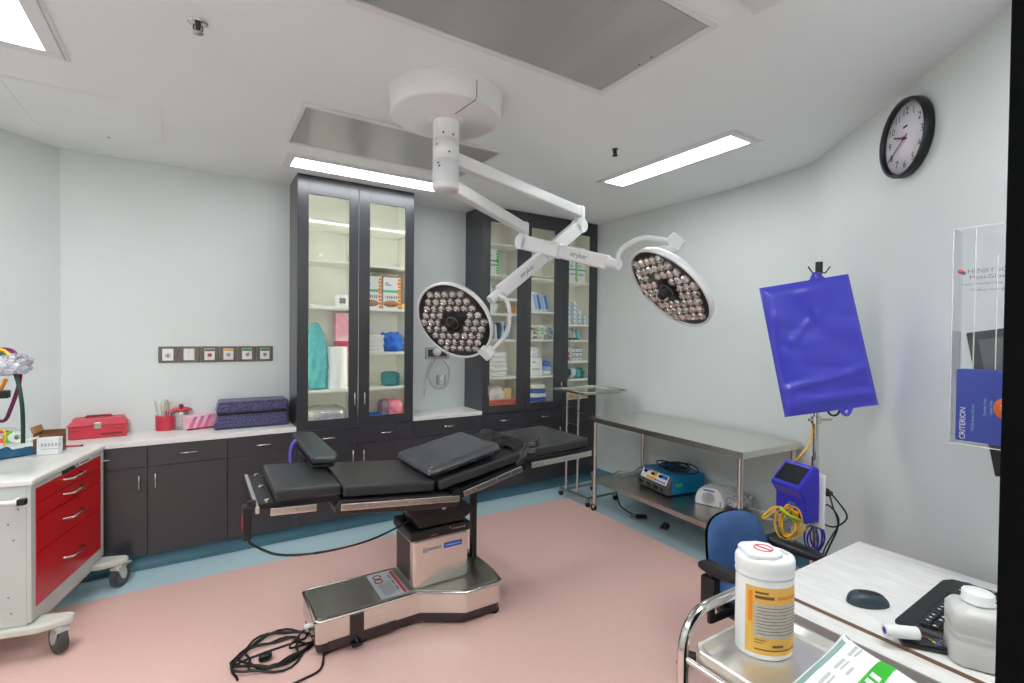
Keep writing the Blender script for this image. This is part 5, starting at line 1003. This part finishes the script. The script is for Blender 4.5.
mb = MB(); z_ = atx(965, 272, HX).z
for k, (s_, sz, y_) in enumerate((('HENRY SCHEIN', .021, .575), ('Maxi-Gloves', .021, .57), ('Latex Powder-Free', .013, .588), ('Medical exam gloves', .013, .565))): mb.text(s_, sz, Tx(y_, z_-.021*k), .0002, 'LEFT')
part('header_text', mb, GREY, t)
mb = MB(); mb.lathe([(0, 0), (.008, 0), (.008, .0006), (0, .0006)], 16, T=Tx(.592, z_+.002)); part('red_logo', mb, REDP, t); mb = MB(); mb.lathe([(0, 0), (.006, 0), (.006, .0006), (0, .0006)], 16, T=Tx(.584, z_-.004)); part('teal_logo', mb, DTEAL, t)
mb = MB(); mb.tube([(HX+.094, .42, 1.5), (HX+.16, .40, 1.5)], .015, 8); part('mount', mb, BLACK, t)
t = thing('glove_box', 'blue exam glove box with orange badge in the acrylic holder', 'box', (HX+.047, .47, zb0+.006))
mb = MB(); y1_ = .600; y0_ = .36; z0_, z1_ = zb0+.012, atx(975, 370, HX).z; mb.box(HX+.008, y0_, z0_, HX+.085, y1_, z1_, .003); part('box', mb, M('glove_blue', (18, 56, 168), .4, var=.06), t)
Tv = lambda y, z: frame((HX+.0075, y, z), (0, 0, 1), (0, 1, 0))
mb = MB(); mb.text('CRITERION', .0215, Tv(.580, (z0_+z1_)/2-.062)); part('brand_lettering', mb, PAPER, t)
mb = MB(); mb.text('Nitrile Exam Gloves', .011, Tv(.555, (z0_+z1_)/2-.04)); mb.text('Powder Free', .011, Tv(.525, (z0_+z1_)/2)); mb.text('Latex Free', .011, Tv(.51, (z0_+z1_)/2)); part('small_lettering', mb, PBLUE, t)
zz = (z0_+z1_)/2+.0; mb = MB(); mb.lathe([(0, 0), (.038, 0), (.038, .001), (0, .001)], 32, T=frame((HX+.0076, .467, zz), (0, -1, 0), (0, 0, 1))); bdg = part('badge', mb, M('badge_orange', (240, 110, 40), .5), t)
mb = MB(); mb.text('10', .022, frame((HX+.006, .478, zz+.004), (0, 0, 1), (0, 1, 0))); mb.text('200 CT', .014, frame((HX+.006, .452, zz), (0, 0, 1), (0, 1, 0))); part('badge_lettering', mb, PAPER, bdg)
mn = thing('monitor', 'black computer monitor mostly hidden behind the clear glove holder', 'monitor', (2.36, .3, 1.25))
ma, mbb = atx(967, 333, 2.36), atx(996, 476, 2.36); yd_ = (ma-mbb).normalized(); MT = frame((2.36, ma.y, ma.z), Vector((0, -yd_.z, yd_.y)), yd_)
mL = (ma-mbb).length; mb = MB(MT); mb.box(0, -mL, -.015, .30, 0, .015, .004); part('housing', mb, BLACK, mn); mb = MB(MT); mb.box(.03, -.26, .0145, .27, -.03, .0165); part('screen', mb, DGREY, mn)
mb = MB(); mb.tube([(2.37, .33, 1.45), (2.42, .25, 1.40), (2.40, .30, .80)], .018, 10); mb.box(2.34, .24, .742, 2.46, .36, .80, .006); part('arm', mb, BLACK, mn)
# ------------------------------------------------------------------ desk
dz = .742
t = thing('desk', 'pale wood-grain desk with a brown edge by the right wall', 'desk', (2.1, .4, 0))
dp = [(1.77, 1.005), (2.505, 1.005), (2.505, .505), (1.77, -.28)]
mb = MB(); mb.prism(dp, dz-.003, dz, bev=.001); tp = part('desktop', mb, DESKT, t)
mb = MB(); mb.prism(dp, dz-.012, dz-.0035); part('core', mb, EDGE, tp)
mb = MB(); mb.box(1.768, -.27, dz-.012, 1.771, 1.006, dz-.001); mb.box(1.77, 1.0045, dz-.012, 2.505, 1.0065, dz-.001); part('edge_band', mb, EDGE, tp)
mb = MB(); mb.box(1.690, -.30, dz-.016, 1.80, .985, dz-.0125); ld = part('front_ledge', mb, DESKT, t); mb = MB(); mb.box(1.684, -.30, dz-.052, 1.6898, .985, dz-.0125, .001); part('ledge_edge', mb, GREYE, ld)
mb = MB(); mb.box(1.690, -.30, dz-.052, 2.3, .985, dz-.0165); part('ledge_core', mb, GREYE, ld)
for y, x1 in ((.93, 2.45), (-.05, 1.9)): mb = MB(); mb.box(1.80, y, .002, x1, y+.025, dz-.053, .002); part('side_panel', mb, GREYE, t)
mb = MB(); mb.box(1.83, -.02, .3, 1.85, .93, dz-.053); part('modesty_panel', mb, GREYE, t)
# mouse
q = atz(868, 604, dz); MT = mat4((q.x, q.y, dz+E_), 2.45+PI) @ Matrix.Scale(1.2, 4)
t = thing('computer_mouse', 'black and grey computer mouse on the pale desk', 'mouse', (q.x, q.y, dz))
def mouse(u, v, k=1):
    a = u*2*PI; r = .5+.0; x = .056*math.cos(a)*(1-.0*v); y = .031*math.sin(a)*(1-.14*math.cos(a)); s = math.cos(v*PI/2); h = .034*math.sin(v*PI/2)*(1-.22*math.cos(a)*s)
    return (x*s**.55 if s > 0 else 0, y*s**.55 if s > 0 else 0, h)
mb = MB(MT); mb.grid(lambda u, v: mouse(u, v*.999), 36, 12); part('shell', mb, M('slate_plastic', (52, 64, 74), .35), t)
mb = MB(MT); mb.grid(lambda u, v: (lambda p: (p[0]*.86+.004, p[1]*.70, p[2]+.0022))(mouse(u, .32+v*.679)), 36, 10); part('top_cover', mb, BLACK, t)
mb = MB(MT); mb.cyl((-.028, -.004, .026), (-.028, .004, .026), .009, n=14); part('wheel', mb, DGREY, t)
# keyboard
t = thing('keyboard', 'black keyboard with white key legends on the pale desk', 'keyboard', (2.12, .56, dz))
KB = frame((1.878, .648, dz+.0015), (1, .03, 0), (.03, -1, 0)); KB = KB @ Matrix.Diagonal((1, 1, -1, 1)) if KB.col[2].z < 0 else KB
mb = MB(KB); mb.prism([(.0, .0), (.46, 0), (.50, .02), (.51, .06), (.51, .185), (.0, .205)], 0, .016, bev=.004); kbd = part('case', mb, BLACK, t)
mb = MB(KB); mb.prism([(-.012, .055), (.012, .05), (.018, .20), (-.008, .215)], .003, .019, bev=.003); part('end_strip', mb, M('charcoal_plastic', (58, 58, 62), .35), t)
mb = MB(KB); mb.tube([(.02, .048, .0162), (.2, .042, .0165), (.36, .046, .0165), (.49, .02, .0162)], .0016, 5); part('groove', mb, M('key_gloss', (40, 40, 42), .2), kbd)
mk = MB(KB); ml = MB(KB)
for r_ in range(6):
    for c_ in range(17):
        x = .03+c_*.0275+(.006*(r_ % 3)); y = .056+r_*.0235
        if x > .475: continue
        mk.box(x, y, .016, x+.0235, y+.0195, .0225, .002, 1)
        if (r_*5+c_*3) % 4: ml.box(x+.007, y+.006, .0228, x+.0135, y+.0125, .0231)
part('keys', mk, M('key_black', (26, 26, 28), .4), kbd); part('key_legends', ml, PLAST, kbd)
# tape roll, remote
p0 = atz(884.5, 629, dz+.043); p1 = atz(920, 632.5, dz+.043); r_ = .018; dd_ = (p1-p0).normalized()
t = thing('bandage_roll', 'white roll with purple core lying on the desk', 'roll', ((p0.x+p1.x)/2, (p0.y+p1.y)/2, dz))
TR = frame((p0.x, p0.y, dz+r_+.0215), dd_, (0, 0, 1)); Lr = .088
AXX = Matrix(((0, 0, 1, 0), (1, 0, 0, 0), (0, 1, 0, 0), (0, 0, 0, 1)))
mb = MB(TR @ AXX); mb.lathe([(.010, 0), (r_, 0), (r_*1.01, .002), (r_*1.01, Lr-.002), (r_, Lr), (.010, Lr), (.010, 0)], 32); part('roll', mb, PLAST, t)
mb = MB(TR @ AXX); mb.lathe([(.006, -.0005), (.0102, -.0005), (.0102, Lr), (.006, Lr), (.006, -.0005)], 20); part('core', mb, VIOLET, t)
p0 = atz(899, 642.5, dz); p1 = atz(950, 652, dz); dd_ = (p1-p0); Lr = .20; RTm = frame((p0.x, p0.y, dz+E_), dd_, Vector((-dd_.y, dd_.x, 0)))
t = thing('remote_control', 'black remote control with coloured buttons on the desk edge', 'remote', ((p0.x+p1.x)/2, (p0.y+p1.y)/2, dz))
mb = MB(RTm); mb.box(0, -.026, 0, Lr, .026, .020, .007); rb_ = part('body', mb, BLACK, t)
for k, m in enumerate((REDP, M('btn_green', (60, 170, 60), .4), YEL, LBLUE)): mb = MB(RTm); mb.cyl((.075+.004*k, .016-.010*k, .019), (.075+.004*k, .016-.010*k, .0225), .0042, n=10); part('colour_button', mb, m, rb_)
mb = MB(RTm)
for i in range(7):
    for j in range(3): mb.cyl((.095+.012*i, -.013+.013*j, .019), (.095+.012*i, -.013+.013*j, .0218), .0038, n=8)
part('button', mb, GREY, rb_)
# bottle
bt = Vector((1.868, .449, dz+E_)); BT = mat4(bt, .45) @ Matrix.Diagonal((1.28, 1.28, .93, 1))
t = thing('plastic_bottle', 'square translucent white plastic bottle on the desk', 'bottle', bt)
def sq(w, z, n=28, ex=.45): return [(math.copysign(abs(math.cos(a))**ex, math.cos(a))*w, math.copysign(abs(math.sin(a))**ex, math.sin(a))*w, z) for a in (2*PI*i/n for i in range(n))]
rows = [sq(.045, 0), sq(.052, .006), sq(.052, .07), sq(.050, .074), sq(.050, .084), sq(.052, .088), sq(.052, .098), sq(.050, .102), sq(.052, .106), sq(.052, .148), sq(.046, .164, ex=.55), sq(.030, .176, ex=.8), sq(.020, .180, ex=1), sq(.019, .188, ex=1)]
n = 28; mb = MB(BT); mb.add([p for r in rows for p in r], [(i*n+k, i*n+(k+1) % n, (i+1)*n+(k+1) % n, (i+1)*n+k) for i in range(len(rows)-1) for k in range(n)]+[tuple(range(n))[::-1]], True); part('body', mb, M('milky_plastic', (232, 231, 227), .3, var=.02, trans=.25), t)
mb = MB(BT); pr = [(0.0, .212), (.026, .212), (.028, .209), (.028, .186), (.03, .184), (.03, .18), (0, .18)]; mb.lathe(pr[::-1], 32); part('cap', mb, PLAST, t)
# ------------------------------------------------------------------ office chair
CX, CYY = 2.13, 1.30
t = thing('office_chair', 'blue upholstered office chair with black armrests behind the desk', 'chair', (CX, CYY, 0))
cz = .612; ccx, ccy = 2.235, 1.47
def bkf(u, v, s):
    a = (u-.5)*2; b = (v-.5)*2; hw = .235; hh = .16
    # rounded-rectangle outline mapped from the square
    e = 3.0; rr = max(abs(a), abs(b)); L_ = (abs(a)**e+abs(b)**e)**(1/e) if rr else 1; k = rr/L_ if L_ else 0
    x = a*k*hw*(1-.03*b); z = b*k*hh; th = .035*(1-rr**6)
    return (ccx+x, ccy-.06*(x/hw)**2+.02*b+(-s)*(th if s > 0 else -(-.0)) - (0 if s > 0 else -.018*(1-rr**4)), cz+z)
mb = MB(); mb.grid(lambda u, v: bkf(u, v, 1), 28, 28); br = part('backrest', mb, CHAIRB, t)
mb = MB(); mb.grid(lambda u, v: (lambda p: (ccx+(p[0]-ccx)*1.012, p[1]+.012, cz+(p[2]-cz)*1.012))(bkf(1-u, v, -1)), 28, 28); part('back_shell', mb, BLACK, br)
mb = MB(); mb.tube([(ccx, ccy+.03, cz-.1), (ccx-.01, ccy+.05, .45), (CX, CYY+.12, .40)], .022, 10); part('back_support', mb, BLACK, t)
mb = MB(); mb.blob((CX+.125, CYY+.01, .455), (.38, .32, .085), .03, 2, 3, .45, flat=False); part('seat', mb, CHAIRB, t)
mb = MB(); mb.blob((CX+.125, CYY+.01, .415), (.35, .29, .05), .02, 2, 3, .4, flat=False); mb.box(CX-.09, CYY-.1, .37, CX+.11, CYY+.1, .40, .01); part('seat_shell', mb, BLACK, t)
for s in (-1, 1):
    ax_ = CX+(.295 if s > 0 else -.222); mb = MB(); mb.tube([(CX+.07+s*.12, CYY+.03, .40), (ax_, CYY+.03, .405), (ax_, CYY+.03, .62)], .018, 10); mb.box(ax_-.025, CYY+.0, .47, ax_+.025, CYY+.07, .6, .008); am = part('armrest', mb, BLACK, t)
    mb = MB(); mb.blob((ax_, CYY-.06 if s > 0 else CYY-.01, .638), (.08, .26 if s > 0 else .2, .04), .03, 2, 5, .6, flat=False); part('arm_pad', mb, BLACK, am)
mb = MB(); mb.cyl((CX, CYY, .08), (CX, CYY, .38), .026, n=18); part('gas_column', mb, BLACK, t)
mb = MB(); mb.tube([(CX-.1, CYY-.05, .385), (CX-.29, CYY-.11, .385)], .009, 8); mb.sphere((CX-.29, CYY-.11, .385), .02); part('lever', mb, BLACK, t)
for k in range(5):
    an = k*2*PI/5+.6; e = Vector((CX+.29*math.cos(an), CYY+.29*math.sin(an), .075)); mb = MB(); mb.tube([(CX, CYY, .095), e], [.028, .018], 8); lg = part('leg', mb, BLACK, t)
    for s in (-1, 1): o_ = Vector((-math.sin(an), math.cos(an), 0))*.016*s; mb = MB(); mb.cyl(Vector((e.x, e.y, .028))+o_*.5, Vector((e.x, e.y, .028))+o_*1.4, .0272, n=18); part('caster', mb, BLACK, lg)
# ------------------------------------------------------------------ steel tray cart in front
TZ = .890; cx0, cx1, cy0, cy1 = 1.03, 1.355, .17, .772
t = thing('tray_cart', 'small steel instrument cart with a raised-rim tray at the front', 'cart', ((cx0+cx1)/2, (cy0+cy1)/2, 0))
def rrect(x0, y0, x1, y1, r, n=6):
    P_ = []
    for (cx_, cy_, a0) in ((x1-r, y1-r, 0), (x0+r, y1-r, PI/2), (x0+r, y0+r, PI), (x1-r, y0+r, 1.5*PI)):
        for k in range(n+1): a = a0+k*PI/2/n; P_.append((cx_+r*math.cos(a), cy_+r*math.sin(a)))
    return P_
def tray(mb, x0, y0, x1, y1, z):
    o = rrect(x0, y0, x1, y1, .03); m_ = rrect(x0+.010, y0+.010, x1-.010, y1-.010, .026); i = rrect(x0+.022, y0+.022, x1-.022, y1-.022, .02); n = len(o)
    rows = [[(p[0], p[1], z-.045) for p in o], [(p[0], p[1], z-.004) for p in o], [(p[0], p[1], z) for p in rrect(x0+.003, y0+.003, x1-.003, y1-.003, .028)], [(p[0], p[1], z) for p in m_], [(p[0], p[1], z-.016) for p in i], [(p[0], p[1], z-.020) for p in rrect(x0+.032, y0+.032, x1-.032, y1-.032, .016)]]
    mb.add([p for r in rows for p in r], [(a*n+k, a*n+(k+1) % n, (a+1)*n+(k+1) % n, (a+1)*n+k) for a in range(len(rows)-1) for k in range(n)], False); mb.add(rows[-1], [tuple(range(n))]); mb.add([(p[0], p[1], z-.024) for p in i], [tuple(range(n))[::-1]])
mb = MB(); tray(mb, cx0, cy0, cx1, cy1, TZ); part('tray', mb, M('satin_steel', (222, 219, 212), .40, 1, var=.04), t)
mb = MB(); tray(mb, cx0+.01, cy0+.01, cx1-.01, cy1-.02, .30); part('lower_tray', mb, STEEL, t)
hz = .962; yh = cy1+.012
pts = [(cx0-.016, yh, .07)]+[(cx0-.016, yh, hz-.09+.0)]+[(cx0-.016+.09*(1-math.cos(a)), yh, hz-.09+.09*math.sin(a)) for a in (PI/12*k for k in range(1, 7))]+[(cx1+.016-.09*(1-math.cos(a)), yh, hz-.09+.09*math.sin(a)) for a in (PI/12*k for k in range(6, 0, -1))]+[(cx1+.016, yh, hz-.09), (cx1+.016, yh, .07)]
mb = MB(); mb.tube(pts, .0135, 12); part('handle_frame', mb, CHROME, t)
for x in (cx0-.012, cx1+.012):
    mb = MB(); mb.tube([(x, cy0, .07), (x, cy0, TZ-.02)], .0125, 10); part('post', mb, CHROME, t)
    for z in (TZ-.032, .27): mb = MB(); mb.tube([(x, cy0, z), (x, yh, z)], .008, 8); part('side_rail', mb, CHROME, t)
for x in (cx0-.014, cx1+.014):
    for y in (cy0, yh): mb = MB(); mb.cyl((x-.012, y, .035), (x+.012, y, .035), .034, n=20); mb.cyl((x, y, .04), (x, y, .075), .010, n=10); part('caster', mb, BLACK, t)
# wipes tub
q = Vector((1.205, .690, TZ-.020+E_)); rz = .538+.0; WTm = mat4(q, -.57)
t = thing('wipes_tub', 'white disinfectant wipes tub with a yellow label on the steel tray', 'tub', q)
SX, SY, RB = 1.0, .80, .0685; Hb = .200
mb = MB(WTm); mb.lathe([(RB*.94, 0), (RB, .006), (RB, Hb-.012), (RB*.96, Hb-.006), (RB*.96, Hb)], 48, sx=SX, sy=SY); part('body', mb, PLAST, t)
mb = MB(WTm); mb.lathe([(RB*.965, Hb-.006), (RB*1.03, Hb-.006), (RB*1.035, Hb), (RB*1.0, Hb+.006), (RB*1.035, Hb+.012), (RB*1.035, Hb+.032), (RB*1.0, Hb+.038), (RB*.9, Hb+.042), (0, Hb+.044)], 48, sx=SX, sy=SY); lid = part('lid', mb, PLAST, t)
mb = MB(WTm); mb.prism([(-RB*.82, -.028), (-RB*.6, -.042), (.0, -.047), (RB*.42, -.032), (RB*.42, .032), (0, .047), (-RB*.6, .042), (-RB*.82, .028)], Hb+.040, Hb+.053, bev=.004); cap = part('flip_cap', mb, PLAST, lid)
mb = MB(WTm @ Matrix.Translation((-.004, 0, Hb+.0535))); mb.tube([(.021*math.cos(q*PI/16), .021*math.sin(q*PI/16), .0) for q in range(32)], .0018, 5, True); mb.box(-.0025, -.021, 0, .0025, .021, .0012, T=Matrix.Rotation(.6, 4, 'Z')); part('warning_symbol', mb, REDP, cap)
mb = MB(WTm @ Matrix.Translation((RB*.72, 0, Hb+.043))); mb.box(-.006, -.012, 0, .006, .012, .0015); part('embossed_mark', mb, GREYW, lid)
def lab(mb, a0, a1, z0, z1, off): mb.grid(lambda u, v: ((RB+off)*SX*math.cos(a0+(a1-a0)*u), (RB*SY+off)*math.sin(a0+(a1-a0)*u), z0+(z1-z0)*v), 24, 2, True); return mb
L0_, L1_ = -2.62, -.50
lb = part('label', lab(MB(WTm), L0_, L1_, .014, .178, .0008), YLAB, t)
part('orange_bar', lab(MB(WTm), L0_+.12, L0_+.27, .090, .166, .0014), ORANGE, lb)
part('text_panel', lab(MB(WTm), L0_+.32, L1_-.03, .055, .138, .0014), LABG, lb)
mb = MB(WTm)
for k in range(9): lab(mb, L0_+.42, L1_-.10-.05*((k*5) % 4), .128-.008*k, .1295-.008*k+.0006, .0019)
part('text_lines', mb, GREY, lb)
mb = MB(WTm); lab(mb, L0_+.36, L0_+.8, .162, .167, .0014); lab(mb, L0_+.36, L0_+1.0, .150, .157, .0014); lab(mb, L0_+.95, L0_+1.35, .034, .040, .0014); lab(mb, L0_+.35, L0_+.75, .048, .050, .0014); lab(mb, L0_+.35, L0_+.65, .042, .044, .0014); lab(mb, L0_+.35, L1_-.1, .025, .028, .0014); part('dark_lettering', mb, M('brown_ink', (110, 84, 50), .5), lb)
mb = MB(WTm); lab(mb, L0_+1.1, L1_-.05, .150, .158, .0014); part('orange_lettering', mb, ORANGE, lb)
# paper package with green print
pk = [atz(x, y, .917) for x, y in ((843, 632), (940, 690), (868, 760), (765, 700))]
t = thing('sterile_package', 'white paper sterile package with a green printed label on the steel cart', 'package', (1.2, .45, TZ))
o_ = Vector((pk[0].x, pk[0].y, 0)); ea = (pk[3]-pk[0]); eb = (pk[1]-pk[0]); ea.z = eb.z = 0
def pkg(u, v, s=1):
    p = o_+ea*u+eb*v; e = min(u, 1-u, v, 1-v); k = min(1, e/.14)
    z = .900+(.017+.006*noise.noise(Vector((u*4, v*4, 1))))*math.sqrt(max(0, 1-(1-k)**2))*s+(.012*math.exp(-((u)**2+(v)**2)/.02))
    return (p.x, p.y, z if s > 0 else max(.892, z))
mb = MB(); mb.grid(lambda u, v: pkg(u, v), 36, 36); mb.grid(lambda u, v: pkg(1-u, v, -.6), 24, 24); part('pouch', mb, PAPER, t)
def onp(mb, u0, u1, v0, v1, dz_): mb.grid(lambda u, v: (lambda p: (p[0], p[1], p[2]+dz_))(pkg(u0+(u1-u0)*u, v0+(v1-v0)*v)), 10, 6, True); return mb
part('seal_strip', onp(MB(), .03, .97, .055, .115, .0012), M('grey_green_seal', (136, 166, 160), .5), t)
gp = part('green_label', onp(MB(), .03, .62, .46, .62, .0012), M('bright_green', (50, 180, 40), .5), t)
mb = MB()
for k in range(5): onp(mb, .22+.075*k, .265+.075*k, .49, .585, .002)
part('label_lettering', mb, PAPER, gp)
mb = MB()
for k in range(3): onp(mb, .06+.2*k, .20+.2*k, .20, .235, .0014); onp(mb, .06+.2*k, .18+.2*k, .26, .28, .0014)
onp(mb, .3, .40, .33, .36, .0014); part('printing', mb, M('faint_print', (186, 190, 190), .6), t)
# ------------------------------------------------------------------ light and colour
w = bpy.data.worlds.new('world'); w.use_nodes = True; w.node_tree.nodes['Background'].inputs[0].default_value = (.8, .85, .9, 1); w.node_tree.nodes['Background'].inputs[1].default_value = .3; sc.world = w
vs = sc.view_settings; vs.view_transform = 'Standard'; vs.look = 'None'; vs.gamma = 1; vs.use_curve_mapping = False; vs.exposure = 1.2
sc.cycles.use_denoising = True; sc.cycles.max_bounces = 10; sc.cycles.transparent_max_bounces = 16; sc.cycles.sample_clamp_indirect = 6
